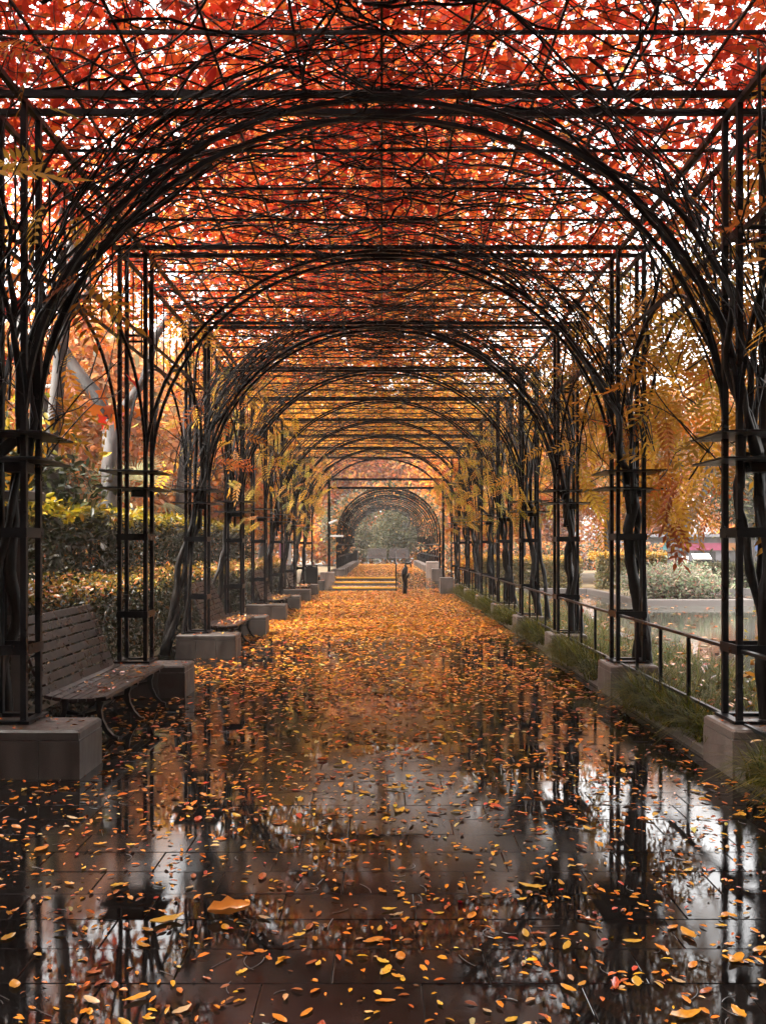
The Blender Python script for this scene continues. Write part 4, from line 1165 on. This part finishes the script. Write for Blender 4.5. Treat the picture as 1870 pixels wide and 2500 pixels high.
# the big curled leaf and the small red one
V, F = curl_leaf(1, .42, .5, .9, 77, lob=.16)
V = V * .185; V[:, 2] += .004
big = obj('fallen_leaf', raw_mesh('fallen_leaf', V, F, np.tile(np.array([[.46, .18, .03]], np.float32), (len(V), 1)), M['litter']), None, (-.68, 4.14, .006), (.22, -.05, .25)); big.data.polygons.foreach_set('use_smooth', [True] * len(big.data.polygons))
tag(big, 'largest fallen leaf, curled orange brown and lobed, left of the middle foreground', 'leaf')
V, F = kinds[2]
red = obj('fallen_leaf', raw_mesh('fallen_leaf', V, F, np.tile(np.array([[.36, .006, .012]], np.float32), (len(V), 1)), M['litter']), None, (.36, 4.28, .004), (0, .5, 1.4), .05)
tag(red, 'tiny bright crimson leaf right of the middle foreground', 'leaf')

def scatter(n, xr, yf, zf, size, tmpl, pal, nup=3.0):
    x = rng.uniform(*xr, n); y_ = yf(n); z = zf(x, y_)
    return np.stack([x, y_, z + rng.uniform(0, .006, n)], 1), rand_normals(n, nup, .45), rng.uniform(*size, n), tmpl, palette(pal, n, .2)
lit = []
def add_lit(P, N_, s_, t_, c_): lit.append((P, N_, s_, t_, c_))
add_lit(*scatter(4000, (-3.3, 2.45), lambda n: rng.uniform(2, 7.5, n), ground_z, (.015, .055), OVAL, LITTER))
add_lit(*scatter(4600, (-2.9, 2.45), lambda n: rng.triangular(5.0, 12.5, 12.5, n), ground_z, (.035, .095), OVAL, LITTER))
add_lit(*scatter(8000, (-2.7, 2.45), lambda n: rng.triangular(9.5, 21, 21, n), ground_z, (.05, .12), OVAL, LITTER))
add_lit(*scatter(26000, (-2.5, 2.45), lambda n: rng.uniform(17, 33.7, n), ground_z, (.06, .13), OVAL, LITTER))
add_lit(*scatter(8000, (-1.9, 2.1), lambda n: rng.uniform(33.6, 62, n), ground_z, (.06, .12), OVAL, LITTER))
wet = lit.pop(0)
lw = cloud('leaf_litter', None, *wet, M['litter'])
tag(lw, 'tiny wet leaf scraps dotted over the nearest paving', 'leaf litter', kind='stuff')
P0 = np.concatenate([q[0] for q in lit]); N0 = np.concatenate([q[1] for q in lit]); S0 = np.concatenate([q[2] for q in lit]); C0 = np.concatenate([q[4] for q in lit])
# denser down the middle of the path
keep = rng.random(len(P0)) < np.clip(1.12 - .16 * np.abs(P0[:, 0] + .1) ** 1.3, .25, 1)
lt = cloud('leaf_litter', None, P0[keep], N0[keep], S0[keep], OVAL, C0[keep], M['carpet'])
tag(lt, 'small yellow and orange leaves carpeting the wet path', 'leaf litter', kind='stuff')
# leaves lying on plinths, benches, beds, water
Ps, Ss = [], []
for k in range(9):
    n = 45; Ps.append(np.stack([rng.uniform(-2.98, -2.15, n), rng.uniform(YP + S * k + .02, YP + S * k + .5, n), np.full(n, .350)], 1)); Ss.append(rng.uniform(.03, .07, n))
    n = 25; Ps.append(np.stack([rng.uniform(2.5, 2.98, n), rng.uniform(YP + S * k + .04, YP + S * k + .6, n), np.full(n, .350)], 1)); Ss.append(rng.uniform(.03, .06, n))
for i in range(4):
    n = 70 + 30 * (i > 0); Ps.append(np.stack([rng.uniform(-2.76, -2.33, n), rng.uniform(7.8 + 7 * i, 9.75 + 7 * i, n), np.full(n, .384)], 1)); Ss.append(rng.uniform(.03, .09, n))
n = 2200; Ps.append(np.stack([rng.uniform(2.65, 4.2, n), rng.uniform(3, 33, n), rng.uniform(.07, .3, n)], 1)); Ss.append(rng.uniform(.05, .12, n))
n = 900; Ps.append(np.stack([rng.uniform(-4.5, -3.46, n), rng.uniform(9, 33, n), 1.13 + rng.normal(0, .03, n)], 1)); Ss.append(rng.uniform(.06, .14, n))
P0 = np.concatenate(Ps); n = len(P0)
lt2 = cloud('leaf_litter', None, P0, rand_normals(n, 2.0, .6), np.concatenate(Ss), OVAL, palette(LITTER, n, .2), M['litter'])
tag(lt2, 'scattered dead leaves lying on plinths, bench seats, grass and hedge tops', 'leaf litter', kind='stuff')
n = 2600
P0 = np.stack([rng.uniform(4.6, 26, n), rng.uniform(5, 34.8, n), np.full(n, -.155) + rng.uniform(0, .004, n)], 1)
q = ~((P0[:, 0] > 7.6) & (P0[:, 0] < 11.2) & (P0[:, 1] > 27.8)); P0 = P0[q]; n = len(P0)
lt3 = cloud('floating_leaves', None, P0, rand_normals(n, 5, .3), rng.uniform(.08, .2, n), OVAL, palette(LITTER + PEACH, n, .2), M['litter'])
tag(lt3, 'pale and orange leaves floating on the pond', 'floating leaves', kind='stuff')
# thin leaf stalks stuck to the paving
sm = MB()
for j in range(170):
    y_ = random.uniform(3, 9); x = random.uniform(-.42, .42) * y_; a = random.uniform(0, 6.28); kd = random.gauss(0, .25); L = random.uniform(.05, .14) / 5; pts = []
    for i in range(6):
        pts.append((x, y_, .004)); x += L * math.cos(a); y_ += L * math.sin(a); a += kd
    if max(abs(p[0]) for p in pts) < 2.4: sm.tube(pts, .0016, 4)
so = sm.build('leaf_stalks', M['brown']); tag(so, 'thin brown leaf stalks stuck to the wet paving', 'leaf stalks', kind='stuff')
print('objects', len(SC.objects), 'tris', sum(len(m_.loop_triangles) if m_.loop_triangles else len(m_.polygons) for m_ in bpy.data.meshes))
